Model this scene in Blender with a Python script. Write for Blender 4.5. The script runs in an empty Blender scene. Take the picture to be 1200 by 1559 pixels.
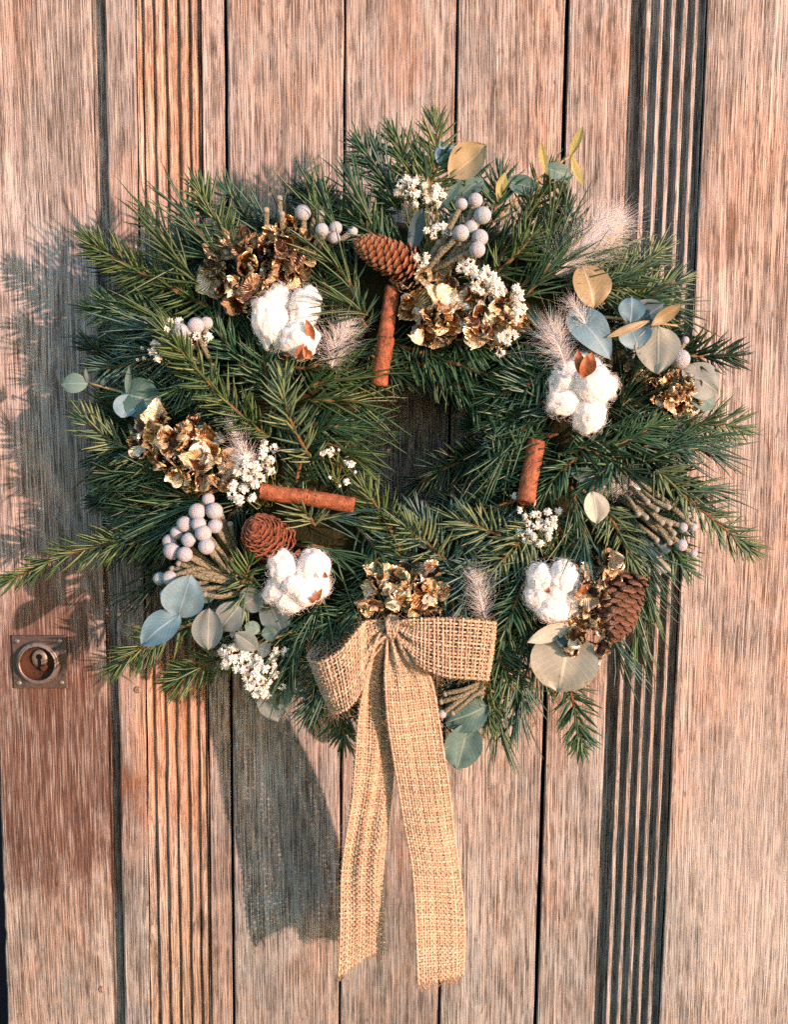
import bpy, bmesh, math, random
import numpy as np
from mathutils import Vector, Matrix, noise

R = random.Random(7)
NR = np.random.default_rng(7)
rad = math.radians
sc = bpy.context.scene
C = sc.collection

# ------------------------------------------------------------------ camera
F_PX, PITCH, DIST, ROLL = 1500.0, rad(6.6), 0.75, rad(0.0)
FWD = Vector((0, math.cos(PITCH), -math.sin(PITCH)))
UP = Vector((0, math.sin(PITCH), math.cos(PITCH)))
RIGHT = Vector((1, 0, 0))
CAM = -FWD * DIST
cam = bpy.data.cameras.new("camera")
cam.sensor_fit = 'VERTICAL'
cam.sensor_height = 36.0
cam.lens = 36.0 * F_PX / 1559.0
cam.clip_start = 0.01
cam.clip_end = 100
camo = bpy.data.objects.new("camera", cam)
C.objects.link(camo)
camo.location = CAM
camo.rotation_euler = (math.pi / 2 - PITCH, 0, 0)
sc.camera = camo

# ------------------------------------------------------------------ light
SUN_EL, SUN_AZ = rad(5), rad(50)          # azimuth to the right of the door's normal
SDIR = Vector((math.sin(SUN_AZ) * math.cos(SUN_EL), -math.cos(SUN_AZ) * math.cos(SUN_EL), math.sin(SUN_EL)))
w = bpy.data.worlds.new("World")
sc.world = w
w.use_nodes = True
nt = w.node_tree
sky = nt.nodes.new('ShaderNodeTexSky')
sky.sky_type = 'NISHITA'
sky.sun_disc = False
sky.sun_elevation = SUN_EL
sky.air_density = 1.0
sky.dust_density = 0.3
sky.ozone_density = 2.0
sky.sun_rotation = math.pi - SUN_AZ
sky.altitude = 50
bg = nt.nodes['Background']
nt.links.new(sky.outputs[0], bg.inputs[0])
bg.inputs[1].default_value = 0.15
sl = bpy.data.lights.new("sun", 'SUN')
sl.energy = 2.0
sl.angle = rad(0.8)
sl.color = (1.0, 0.56, 0.43)
so = bpy.data.objects.new("sun", sl)
C.objects.link(so)
so.rotation_euler = SDIR.to_track_quat('Z', 'Y').to_euler()
so.location = SDIR * 3
vs = sc.view_settings
vs.view_transform = 'Standard'
vs.look = 'None'
vs.gamma = 1
vs.use_curve_mapping = False
vs.exposure = 2.15
sc.cycles.use_denoising = False
try:
    sc.cycles.denoiser = 'OPENIMAGEDENOISE'
except Exception:
    pass
sc.cycles.max_bounces = 5
sc.cycles.diffuse_bounces = 4
sc.cycles.sample_clamp_indirect = 4.0
sc.cycles.transparent_max_bounces = 8


# ------------------------------------------------------------------ helpers
def P(px, py, h=0.0):
    """point seen at photo pixel (px, py), h metres in front of the door plane y = 0"""
    d = FWD + RIGHT * ((px - 600.0) / F_PX) + UP * ((779.5 - py) / F_PX)
    t = (-h - CAM.y) / d.y
    return CAM + d * t


def M(h=0.0):
    return (DIST - h) / F_PX          # metres per photo pixel at height h


ORG = {}


def org(o):
    return ORG[o.name] if o is not None else Vector((0, 0, 0))


def put(o, parent, loc):
    C.objects.link(o)
    o.parent = parent
    o.location = Vector(loc) - org(parent)
    ORG[o.name] = Vector(loc)
    return o


def thing(name, loc, label, cat, group=None):
    o = bpy.data.objects.new(name, None)
    o.empty_display_size = 0.01
    put(o, None, loc)
    o['label'] = label
    o['category'] = cat
    if group:
        o['group'] = group
    return o


def mesh_obj(name, V, F, mat, parent, loc=None, smooth=True, uv=None, stuff=False):
    loc = Vector(loc) if loc is not None else org(parent)
    me = make_mesh(name, [Vector(v) - loc for v in V], F, mat, smooth, uv)
    o = bpy.data.objects.new(name, me)
    put(o, parent, loc)
    if stuff:
        o['kind'] = 'stuff'
    return o


def make_mesh(name, V, F, mat, smooth=True, uv=None):
    me = bpy.data.meshes.new(name)
    me.from_pydata([tuple(v) for v in V], [], F)
    if smooth:
        me.polygons.foreach_set('use_smooth', [True] * len(me.polygons))
    if uv is not None:
        l = me.uv_layers.new(name='UVMap')
        idx = np.zeros(len(me.loops), dtype=np.int32)
        me.loops.foreach_get('vertex_index', idx)
        l.data.foreach_set('uv', np.asarray(uv, dtype=np.float32)[idx].ravel())
    if mat:
        me.materials.append(mat)
    me.update()
    return me


def np_obj(name, V, Q, mat, parent, loc=None, smooth=True, stuff=False):
    """V (n,3) world coords, Q (m,4) quads, fast path"""
    loc = Vector(loc) if loc is not None else org(parent)
    me = bpy.data.meshes.new(name)
    V = np.asarray(V, dtype=np.float32) - np.array(loc, dtype=np.float32)
    Q = np.asarray(Q, dtype=np.int32)
    me.vertices.add(len(V))
    me.vertices.foreach_set('co', V.ravel())
    me.loops.add(Q.size)
    me.loops.foreach_set('vertex_index', Q.ravel())
    me.polygons.add(len(Q))
    me.polygons.foreach_set('loop_start', np.arange(0, Q.size, 4, dtype=np.int32))
    if smooth:
        me.polygons.foreach_set('use_smooth', np.ones(len(Q), dtype=bool))
    me.update(calc_edges=True)
    me.materials.append(mat)
    o = bpy.data.objects.new(name, me)
    put(o, parent, loc)
    if stuff:
        o['kind'] = 'stuff'
    return o


def shared(name, me, parent, loc, rot=None, scale=None):
    o = bpy.data.objects.new(name, me)
    put(o, parent, loc)
    if rot is not None:
        o.rotation_mode = 'QUATERNION'
        o.rotation_quaternion = rot
    if scale is not None:
        o.scale = scale if hasattr(scale, '__len__') else (scale,) * 3
    return o


def tubes(paths, radii, sides=5, normals=None):
    """list of (m,3) paths and radii (scalar or (m,)) -> V, Q"""
    VV, QQ, off = [], [], 0
    ang = np.linspace(0, 2 * np.pi, sides, endpoint=False)
    for k, p in enumerate(paths):
        p = np.asarray(p, dtype=float)
        m = len(p)
        r = np.broadcast_to(np.asarray(radii[k], dtype=float), (m,))
        t = np.gradient(p, axis=0)
        t /= np.linalg.norm(t, axis=1, keepdims=True) + 1e-12
        if normals is not None:
            n = np.asarray(normals[k], dtype=float)
        else:
            ref = np.array([0, -1.0, 0.0])
            if abs(t[:, 1]).mean() > 0.9:
                ref = np.array([1.0, 0, 0])
            n = np.broadcast_to(ref, (m, 3))
        n = n - t * (n * t).sum(1, keepdims=True)
        n /= np.linalg.norm(n, axis=1, keepdims=True) + 1e-12
        b = np.cross(t, n)
        ring = (n[:, None, :] * np.cos(ang)[None, :, None] + b[:, None, :] * np.sin(ang)[None, :, None]) * r[:, None, None] + p[:, None, :]
        VV.append(ring.reshape(-1, 3))
        i = np.arange(m - 1)[:, None] * sides
        j = np.arange(sides)[None, :]
        j2 = (j + 1) % sides
        q = np.stack([i + j, i + j2, i + sides + j2, i + sides + j], -1).reshape(-1, 4) + off
        QQ.append(q)
        off += m * sides
    return np.concatenate(VV), np.concatenate(QQ)


def tube_obj(name, pts, r0, r1, mat, parent, sides=7, n=14, wob=0.0, stuff=False):
    pts = catmull([Vector(p) for p in pts], n)
    a = np.array([tuple(p) for p in pts])
    if wob:
        a += NR.normal(0, wob, a.shape)
    V, Q = tubes([a], [np.linspace(r0, r1, len(a))], sides)
    m = len(a)
    # close the ends with a fan made of degenerate-free quads
    V = np.concatenate([V, a[:1], a[-1:]])
    fl = [tuple(q) for q in Q]
    for j in range(sides):
        fl.append((m * sides, (j + 1) % sides, j))
        fl.append((m * sides + 1, (m - 1) * sides + j, (m - 1) * sides + (j + 1) % sides))
    return mesh_obj(name, [Vector(v) for v in V], fl, mat, parent, stuff=stuff)


def catmull(p, n):
    if len(p) == 2:
        return [p[0].lerp(p[1], i / (n - 1)) for i in range(n)]
    q = [p[0] * 2 - p[1]] + list(p) + [p[-1] * 2 - p[-2]]
    out = []
    segs = len(p) - 1
    for i in range(n):
        f = i / (n - 1) * segs
        k = min(int(f), segs - 1)
        t = f - k
        a, b, c, d = q[k:k + 4]
        out.append(0.5 * ((2 * b) + (c - a) * t + (2 * a - 5 * b + 4 * c - d) * t * t + (3 * b - a - 3 * c + d) * t ** 3))
    return out


# ------------------------------------------------------------------ materials
class NG:
    def __init__(s, name):
        s.m = bpy.data.materials.new(name)
        s.m.use_nodes = True
        s.t = s.m.node_tree
        s.b = s.t.nodes['Principled BSDF']
        s.out = s.t.nodes['Material Output']

    def n(s, ty, **k):
        x = s.t.nodes.new(ty)
        for a, v in k.items():
            setattr(x, a, v)
        return x

    def l(s, a, b):
        s.t.links.new(a, b)

    def set(s, **k):
        for a, v in k.items():
            a = a.replace('_', ' ')
            s.b.inputs[a].default_value = v

    def noise(s, vec, scale, detail=3, rough=0.55, dist=0.0):
        x = s.n('ShaderNodeTexNoise')
        x.inputs['Scale'].default_value = scale
        x.inputs['Detail'].default_value = detail
        x.inputs['Roughness'].default_value = rough
        x.inputs['Distortion'].default_value = dist
        if vec is not None:
            s.l(vec, x.inputs['Vector'])
        return x.outputs['Fac']

    def ramp(s, fac, stops):
        x = s.n('ShaderNodeValToRGB')
        e = x.color_ramp.elements
        while len(e) < len(stops):
            e.new(0.5)
        for k, (p, c) in enumerate(stops):
            e[k].position = p
            e[k].color = (*c, 1) if hasattr(c, '__len__') else (c, c, c, 1)
        s.l(fac, x.inputs['Fac'])
        return x.outputs['Color']

    def mix(s, fac, a, b, mode='MIX'):
        x = s.n('ShaderNodeMix', data_type='RGBA', blend_type=mode)
        for v, i in ((fac, 0), (a, 6), (b, 7)):
            if hasattr(v, 'is_linked') or hasattr(v, 'links'):
                s.l(v, x.inputs[i])
            elif hasattr(v, '__len__'):
                x.inputs[i].default_value = (*v, 1)
            else:
                x.inputs[i].default_value = v
        return x.outputs[2]

    def math(s, op, a, b=0.0, clamp=False):
        x = s.n('ShaderNodeMath', operation=op, use_clamp=clamp)
        for v, i in ((a, 0), (b, 1)):
            if hasattr(v, 'links'):
                s.l(v, x.inputs[i])
            else:
                x.inputs[i].default_value = v
        return x.outputs[0]

    def map(s, vec, scale, loc=None):
        x = s.n('ShaderNodeMapping')
        x.inputs['Scale'].default_value = scale
        s.l(vec, x.inputs['Vector'])
        if loc is not None:
            s.l(loc, x.inputs['Location'])
        return x.outputs[0]

    def bump(s, h, strength, dist):
        x = s.n('ShaderNodeBump')
        x.inputs['Strength'].default_value = strength
        x.inputs['Distance'].default_value = dist
        s.l(h, x.inputs['Height'])
        s.l(x.outputs[0], s.b.inputs['Normal'])

    def color(s, c):
        s.l(c, s.b.inputs['Base Color'])


def translucent_mix(g, fac, col):
    """thin sheet: part of the light goes through"""
    t = g.n('ShaderNodeBsdfTranslucent')
    if hasattr(col, 'links'):
        g.l(col, t.inputs['Color'])
    else:
        t.inputs['Color'].default_value = (*col, 1)
    m = g.n('ShaderNodeMixShader')
    m.inputs[0].default_value = fac
    g.l(g.b.outputs[0], m.inputs[1])
    g.l(t.outputs[0], m.inputs[2])
    g.l(m.outputs[0], g.out.inputs['Surface'])


def wood_mat(name, lo, hi, dark, warm_amt=0.5, pore=1.0):
    g = NG(name)
    tc = g.n('ShaderNodeTexCoord').outputs['Object']
    oi = g.n('ShaderNodeObjectInfo')
    offs = g.n('ShaderNodeCombineXYZ')
    g.l(g.math('MULTIPLY', oi.outputs['Random'], 7.0), offs.inputs[0])
    g.l(g.math('MULTIPLY', oi.outputs['Random'], 13.0), offs.inputs[2])
    # warp so that the grain wanders
    add = g.n('ShaderNodeVectorMath', operation='ADD')
    wn = g.n('ShaderNodeTexNoise')
    wn.inputs['Scale'].default_value = 7
    wn.inputs['Detail'].default_value = 2
    g.l(g.map(tc, (1.6, 1, 0.35), offs.outputs[0]), wn.inputs['Vector'])
    sub = g.n('ShaderNodeVectorMath', operation='SUBTRACT')
    g.l(wn.outputs['Color'], sub.inputs[0])
    sub.inputs[1].default_value = (0.5, 0.5, 0.5)
    scl = g.n('ShaderNodeVectorMath', operation='MULTIPLY')
    g.l(sub.outputs[0], scl.inputs[0])
    scl.inputs[1].default_value = (0.009, 0.0, 0.0)
    g.l(tc, add.inputs[0])
    g.l(scl.outputs[0], add.inputs[1])
    v = add.outputs[0]
    fine = g.noise(g.map(v, (1, 1, 0.022), offs.outputs[0]), 1400, 1, 0.5)
    pores = g.noise(g.map(v, (1, 1, 0.016), offs.outputs[0]), 1100, 2.0, 0.7)
    med = g.noise(g.map(v, (1, 1, 0.025), offs.outputs[0]), 260, 3, 0.6)
    broad = g.noise(g.map(v, (1, 1, 0.12), offs.outputs[0]), 40, 4, 0.6)
    blot = g.noise(g.map(v, (1, 1, 0.42), offs.outputs[0]), 15, 4, 0.68)
    fleck = g.noise(g.map(tc, (1, 1, 0.3), offs.outputs[0]), 300, 2, 0.5)
    base = g.mix(g.ramp(med, [(0.3, 0.35), (0.7, 1.0)]), lo, hi)
    base = g.mix(g.ramp(broad, [(0.35, 0.0), (0.66, 0.75)]), base, tuple(x * 0.72 for x in lo))
    warm = (0.44, 0.29, 0.215)
    wf = g.math('MULTIPLY', g.ramp(blot, [(0.42, 0.0), (0.62, 1.0)]), warm_amt)
    base = g.mix(wf, base, warm)
    cool = g.noise(g.map(v, (1, 1, 0.45), offs.outputs[0]), 9, 4, 0.7)
    base = g.mix(g.ramp(cool, [(0.46, 0.0), (0.64, 0.6)]), base, (0.47, 0.475, 0.48))
    base = g.mix(g.math('MULTIPLY', g.ramp(fine, [(0.52, 0.0), (0.68, 1.0)]), 0.40), base, tuple(min(0.8, x * 1.5) for x in hi))
    brk = g.ramp(g.noise(g.map(v, (1, 1, 0.3), offs.outputs[0]), 170, 2, 0.6), [(0.36, 0.12), (0.6, 1.0)])
    base = g.mix(g.math('MULTIPLY', g.math('MULTIPLY', g.ramp(pores, [(0.50, 0.0), (0.62, 1.0)]), brk), 0.72 * pore), base, dark)
    lines = g.noise(g.map(v, (1, 1, 0.007), offs.outputs[0]), 760, 2, 0.6)
    lf = g.ramp(lines, [(0.45, 0.0), (0.485, 1.0), (0.505, 1.0), (0.54, 0.0)])
    lf = g.math('MULTIPLY', lf, brk)
    base = g.mix(g.math('MULTIPLY', lf, 0.85 * pore), base, tuple(x * 1.3 for x in dark))
    base = g.mix(g.math('MULTIPLY', g.ramp(fleck, [(0.66, 0.0), (0.73, 1.0)]), 0.5), base, tuple(x * 0.6 for x in dark))
    rnd = g.ramp(oi.outputs['Random'], [(0.0, (0.86, 0.81, 0.78)), (0.35, (1.04, 0.98, 0.95)), (0.65, (0.95, 0.95, 0.95)), (1.0, (1.10, 1.08, 1.06))])
    base = g.mix(1.0, base, rnd, 'MULTIPLY')
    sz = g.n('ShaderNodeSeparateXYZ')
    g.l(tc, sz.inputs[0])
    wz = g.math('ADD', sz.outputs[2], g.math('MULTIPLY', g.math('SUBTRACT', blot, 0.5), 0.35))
    low_shade = g.n('ShaderNodeMapRange')
    low_shade.inputs['From Min'].default_value = -0.08
    low_shade.inputs['From Max'].default_value = -0.36
    low_shade.inputs['To Max'].default_value = 0.85
    g.l(wz, low_shade.inputs['Value'])
    base = g.mix(low_shade.outputs[0], base, (0.74, 0.84, 0.85), 'MULTIPLY')  # lower door dimmed and greyed: the weaker sun there is put into the colour
    nz = g.noise(g.map(tc, (1, 1, 0.35)), 60, 4, 0.7)
    # old hand-grease and oil stain on the lock stile, knots, orange and grey patches; ragged outlines
    for (px, py, rx, rz, col, amt) in ((80, 1190, 0.078, 0.135, (0.085, 0.042, 0.030), 0.97), (70, 970, 0.055, 0.06, (0.10, 0.05, 0.038), 0.85), (250, 1120, 0.035, 0.10, (0.42, 0.20, 0.09), 0.35), (304, 1412, 0.0045, 0.016, (0.05, 0.032, 0.022), 0.9), (1112, 360, 0.006, 0.03, (0.14, 0.08, 0.055), 0.7), (610, 60, 0.02, 0.05, (0.30, 0.19, 0.14), 0.6), (1130, 1300, 0.05, 0.16, (0.46, 0.45, 0.43), 0.6)):
        q = P(px, py, 0.01)
        mp = g.n('ShaderNodeVectorMath', operation='SUBTRACT')
        g.l(tc, mp.inputs[0])
        mp.inputs[1].default_value = q
        m2 = g.n('ShaderNodeVectorMath', operation='MULTIPLY')
        g.l(mp.outputs[0], m2.inputs[0])
        m2.inputs[1].default_value = (1 / rx, 0, 1 / rz)
        ln = g.n('ShaderNodeVectorMath', operation='LENGTH')
        g.l(m2.outputs[0], ln.inputs[0])
        d = g.math('ADD', ln.outputs['Value'], g.math('MULTIPLY', g.math('SUBTRACT', nz, 0.5), 1.6))
        f = g.math('MULTIPLY', g.ramp(d, [(0.55, 1.0), (1.0, 0.0)]), amt)
        f = g.math('MULTIPLY', f, g.ramp(fine, [(0.40, 1.0), (0.72, 0.35)]))
        base = g.mix(f, base, col)
    g.color(base)
    g.set(Roughness=0.82)
    g.b.inputs['Specular IOR Level'].default_value = 0.25
    hgt = g.math('SUBTRACT', g.math('ADD', g.math('MULTIPLY', fine, 0.6), g.math('MULTIPLY', med, 0.7)), g.math('MULTIPLY', g.math('MAXIMUM', lf, g.ramp(pores, [(0.55, 0.0), (0.62, 1.0)])), 0.9))
    g.bump(hgt, 0.9, 0.0013)
    return g.m


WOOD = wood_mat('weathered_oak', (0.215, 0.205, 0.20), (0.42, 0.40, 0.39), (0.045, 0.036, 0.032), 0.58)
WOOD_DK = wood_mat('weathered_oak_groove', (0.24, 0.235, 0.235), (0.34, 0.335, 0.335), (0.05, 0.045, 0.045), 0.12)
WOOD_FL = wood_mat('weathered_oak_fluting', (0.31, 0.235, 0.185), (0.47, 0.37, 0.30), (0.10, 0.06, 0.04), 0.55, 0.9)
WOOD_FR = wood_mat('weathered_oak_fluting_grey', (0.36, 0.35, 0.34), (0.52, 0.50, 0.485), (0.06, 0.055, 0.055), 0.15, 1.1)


def simple(name, cols, rough=0.6, spec=0.3, island=True, scale=60, bump=None, metallic=0.0, transl=0.0, sheen=0.0):
    """colour varies per loose piece (island) or with noise"""
    g = NG(name)
    n = len(cols)
    if island:
        f = g.n('ShaderNodeNewGeometry').outputs['Random Per Island']
    else:
        tc = g.n('ShaderNodeTexCoord').outputs['Object']
        f = g.noise(tc, scale, 4, 0.6)
    stops = [((i + 0.5) / n if island else 0.3 + 0.4 * i / max(1, n - 1), c) for i, c in enumerate(cols)]
    c = g.ramp(f, stops)
    g.color(c)
    g.set(Roughness=rough, Metallic=metallic)
    g.b.inputs['Specular IOR Level'].default_value = spec
    if sheen:
        g.b.inputs['Sheen Weight'].default_value = sheen
    if bump:
        tc = g.n('ShaderNodeTexCoord').outputs['Object']
        g.bump(g.noise(tc, bump[0], 4, 0.6), bump[1], bump[2])
    if transl:
        translucent_mix(g, transl, c)
    return g.m


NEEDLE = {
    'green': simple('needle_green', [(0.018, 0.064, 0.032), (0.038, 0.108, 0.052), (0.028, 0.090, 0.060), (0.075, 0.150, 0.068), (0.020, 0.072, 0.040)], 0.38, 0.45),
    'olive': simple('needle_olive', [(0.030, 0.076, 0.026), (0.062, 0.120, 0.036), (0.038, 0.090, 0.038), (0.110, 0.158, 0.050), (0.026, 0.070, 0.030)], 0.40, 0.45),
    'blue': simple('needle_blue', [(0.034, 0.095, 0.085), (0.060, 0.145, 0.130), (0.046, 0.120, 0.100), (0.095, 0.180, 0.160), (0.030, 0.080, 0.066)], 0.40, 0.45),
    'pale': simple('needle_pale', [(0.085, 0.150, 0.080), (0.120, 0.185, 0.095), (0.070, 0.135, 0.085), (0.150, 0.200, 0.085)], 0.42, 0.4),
    'dark': simple('needle_dark', [(0.007, 0.026, 0.012), (0.013, 0.042, 0.020), (0.009, 0.033, 0.019), (0.020, 0.052, 0.022)], 0.38, 0.4),  # dark sprigs, and deep shade between branches put into the needle colour
}
TWIG = simple('twig_bark', [(0.06, 0.033, 0.016), (0.13, 0.072, 0.03), (0.21, 0.115, 0.048)], 0.75, 0.2, False, 300, (900, 0.6, 0.0006))
MOSS = simple('straw_ring', [(0.012, 0.016, 0.008), (0.03, 0.03, 0.012)], 0.95, 0.1, False, 150, (400, 1, 0.003))


# ------------------------------------------------------------------ the door
door = thing('wooden_door', P(600, 1559, -0.02), 'weathered grey-brown plank door with fluted mouldings behind the wreath', 'door')
Y0, Y1 = -170.0, 1730.0
HS = 0.013     # how far the outer stiles stand proud of the middle planks


def board(name, prof, mat, back=-0.022, nseg=64, wob=0.00025, ragged_left=0.0):
    """prof: (x at the photo's top, x at its bottom, height) from left to right"""
    prof = [(prof[0][0], prof[0][1], back)] + list(prof) + [(prof[-1][0], prof[-1][1], back)]
    k = len(prof)
    V, F = [], []
    seed = R.random() * 50
    for i in range(nseg + 1):
        y = Y0 + (Y1 - Y0) * i / nseg
        for j, (xt, xb, h) in enumerate(prof):
            x = xt + (xb - xt) * y / 1559.0
            v = P(x, y, h)
            dx = noise.noise(Vector((seed + j // 3, y * 0.012, 0))) * wob * 2
            v.x += dx
            v.y += noise.noise(Vector((seed + 9 + j, y * 0.02, 3))) * wob
            if ragged_left and j < 3:
                v.x += (noise.noise(Vector((seed, y * 0.03, 7))) + 0.6 * noise.noise(Vector((seed, y * 0.11, 9)))) * ragged_left
            V.append(v)
    for i in range(nseg):
        for j in range(k - 1):
            a = i * k + j
            F.append((a, a + k, a + k + 1, a + 1))
        F.append((i * k + k - 1, (i + 1) * k + k - 1, (i + 1) * k, i * k))
    F.append(tuple(range(k)))
    F.append(tuple(reversed(range(nseg * k, nseg * k + k))))
    o = mesh_obj(name, V, F, mat, door, loc=(0, 0, 0), smooth=False)
    return o


def flat(xt0, xb0, xt1, xb1, h, r=2.2):
    """flat plank profile with softened edges"""
    return [(xt0, xb0, h - 0.0022), (xt0 + r * 0.35, xb0 + r * 0.35, h - 0.0007), (xt0 + r, xb0 + r, h),
            (xt1 - r, xb1 - r, h), (xt1 - r * 0.35, xb1 - r * 0.35, h - 0.0007), (xt1, xb1, h - 0.0022)]


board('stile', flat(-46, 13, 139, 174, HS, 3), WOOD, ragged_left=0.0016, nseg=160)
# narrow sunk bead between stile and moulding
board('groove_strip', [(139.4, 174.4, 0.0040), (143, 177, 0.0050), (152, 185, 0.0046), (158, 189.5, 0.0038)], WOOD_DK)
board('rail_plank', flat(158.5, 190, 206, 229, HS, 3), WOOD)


def fluting(xs_t, xs_b, h_lo, h_hi, rising_right, mat):
    """saw-tooth reeds: narrow fillet, steep drop, long slope up to the next fillet"""
    prof = []
    n = len(xs_t) - 1
    for i in range(n):
        t0, t1, b0, b1 = xs_t[i], xs_t[i + 1], xs_b[i], xs_b[i + 1]
        f = lambda s: (t0 + (t1 - t0) * s, b0 + (b1 - b0) * s)
        ha = h_lo + (h_hi - h_lo) * (i / n if rising_right else 1 - i / n)
        hb = h_lo + (h_hi - h_lo) * ((i + 1) / n if rising_right else 1 - (i + 1) / n)
        if rising_right:
            pts = [(0.0, ha), (0.27, ha + 0.0002), (0.32, ha - 0.0012), (0.36, ha - 0.0046), (0.52, ha - 0.0048), (0.75, ha - 0.0020), (0.93, hb - 0.0009)]
        else:
            pts = [(0.06, ha - 0.0006), (0.28, ha - 0.0013), (0.55, ha - 0.0030), (0.70, hb - 0.0038), (0.79, hb - 0.0040), (0.86, hb - 0.0009), (0.93, hb)]
        for s, h in pts:
            prof.append((*f(s), h))
    return prof


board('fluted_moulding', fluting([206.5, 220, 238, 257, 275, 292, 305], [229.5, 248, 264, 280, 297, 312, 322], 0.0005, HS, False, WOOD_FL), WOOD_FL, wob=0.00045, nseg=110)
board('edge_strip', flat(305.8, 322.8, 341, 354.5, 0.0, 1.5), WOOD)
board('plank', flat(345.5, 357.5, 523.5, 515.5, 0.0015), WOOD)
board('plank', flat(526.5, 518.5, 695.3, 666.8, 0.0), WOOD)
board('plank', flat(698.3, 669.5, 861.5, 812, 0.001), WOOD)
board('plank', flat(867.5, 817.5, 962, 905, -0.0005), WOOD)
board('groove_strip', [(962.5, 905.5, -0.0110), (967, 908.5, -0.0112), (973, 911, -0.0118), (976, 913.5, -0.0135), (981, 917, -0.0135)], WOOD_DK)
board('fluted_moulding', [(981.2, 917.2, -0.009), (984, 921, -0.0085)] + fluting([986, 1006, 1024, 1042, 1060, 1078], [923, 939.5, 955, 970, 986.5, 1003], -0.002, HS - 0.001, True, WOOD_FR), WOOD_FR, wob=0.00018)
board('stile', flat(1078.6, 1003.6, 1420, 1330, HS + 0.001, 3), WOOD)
rec = P(600, 780, -0.03)
bk = mesh_obj('doorway_shade', [P(-200, -200, -0.045), P(1400, -200, -0.045), P(1400, 1760, -0.045), P(-200, 1760, -0.045)], [(3, 2, 1, 0)], simple('recess_shade', [(0.004, 0.006, 0.016), (0.008, 0.011, 0.028)], 0.5, 0.3, False, 40), None, loc=rec)  # dark sheet: the shade beyond the door's edge put into its colour
bk['kind'] = 'structure'

# ------------------------------------------------------------------ lock plate
IRON = simple('rusted_iron', [(0.02, 0.02, 0.022), (0.055, 0.053, 0.054), (0.085, 0.062, 0.05), (0.04, 0.04, 0.042)], 0.55, 0.4, False, 170, (500, 0.5, 0.0008), metallic=0.2)
IRON_L = simple('worn_iron', [(0.08, 0.065, 0.058), (0.22, 0.20, 0.195), (0.20, 0.14, 0.11)], 0.45, 0.5, False, 220, (600, 0.4, 0.0006), metallic=0.6)
RUST = simple('rust', [(0.010, 0.008, 0.008), (0.060, 0.028, 0.015), (0.018, 0.014, 0.014)], 0.9, 0.15, False, 260, (500, 0.8, 0.001))
BLACK = simple('keyhole_black', [(0.003, 0.003, 0.003), (0.006, 0.005, 0.005)], 0.9, 0.1, False, 100)
lc = P(61, 1007, HS)


def lathe(name, prof, centre, mat, parent, n=40, squash=(1, 1)):
    V, F = [], []
    for (r, h) in prof:
        for k in range(n):
            a = 2 * math.pi * k / n
            V.append(centre + Vector((math.cos(a) * r * squash[0], -h, math.sin(a) * r * squash[1])))
    for i in range(len(prof) - 1):
        for k in range(n):
            F.append((i * n + k, i * n + (k + 1) % n, (i + 1) * n + (k + 1) % n, (i + 1) * n + k))
    return mesh_obj(name, V, F, mat, parent)


q = M(HS)
half = 42 * q
V, F = [], []
n = 48
for k in range(n):
    a = 2 * math.pi * k / n + math.pi / 4
    cx, sz = math.cos(a), math.sin(a)
    m = max(abs(cx), abs(sz))
    for (rr, hh, sq) in ((half, 0.0002, 1), (half, 0.0016, 1), (half - 0.0006, 0.0021, 1), (34 * q, 0.0021, 0), (34 * q, 0.0002, 0)):
        s = rr / m if sq else rr
        V.append(lc + Vector((cx * s, -hh + 0.00002 * (k % 5), sz * s)))
for k in range(n):
    for j in range(4):
        a, b = k * 5 + j, ((k + 1) % n) * 5 + j
        F.append((a, b, b + 1, a + 1))
plate = mesh_obj('lock_plate', V, F, IRON, door, loc=lc, smooth=False)
lathe('rim_ring', [(34.5 * q, 0.0015), (34 * q, 0.0034), (32.5 * q, 0.0060), (31 * q, 0.0070), (30 * q, 0.0064), (28.5 * q, 0.0080), (27 * q, 0.0078), (26 * q, 0.0062)], lc, IRON_L, plate)
lathe('lock_cup', [(26.2 * q, 0.0068), (25 * q, 0.0036), (22 * q, 0.0012), (12 * q, 0.0007), (0.1 * q, 0.0006)], lc, RUST, plate)
kc = lc + Vector((1 * q, 0.0004, 6 * q))
lathe('key_barrel', [(12.5 * q, -0.0008), (12.5 * q, 0.0030), (11 * q, 0.0040), (5 * q, 0.0040), (0.1 * q, 0.0038)], kc, IRON_L, plate, squash=(1.0, 1.15))
kv = []
for k in range(20):
    a = math.radians(-60) + math.radians(300) * k / 19
    kv.append((math.cos(a) * 4.6 * q, math.sin(a) * 4.6 * q + 3 * q))
kv = [(math.sin(t) * 4.6 * q, math.cos(t) * 4.6 * q + 3 * q) for t in [math.radians(-150 + 300 * k / 19) for k in range(20)]]
outl = kv + [(2.6 * q, -2 * q), (3.2 * q, -13 * q), (-2.2 * q, -13 * q), (-2.4 * q, -2 * q)]
V = [kc + Vector((x, -0.0036, z)) for x, z in outl] + [kc + Vector((x, -0.0043, z)) for x, z in outl]
k = len(outl)
mesh_obj('keyhole', V, [tuple(range(k, 2 * k))] + [(i, (i + 1) % k, k + (i + 1) % k, k + i) for i in range(k)], BLACK, plate, smooth=False)
lump = []
bmx = bmesh.new()
bmesh.ops.create_icosphere(bmx, subdivisions=3, radius=1)
for v in bmx.verts:
    d = 1 + 0.5 * noise.noise(v.co * 2.2)
    lump.append(kc + Vector((5 * q + v.co.x * d * 6.5 * q, -0.0028 + v.co.y * d * 0.0022, -14 * q + v.co.z * d * 6 * q)))
mesh_obj('rusted_cover', lump, [tuple(v.index for v in f.verts) for f in bmx.faces], RUST, plate)
bmx.free()
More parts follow.
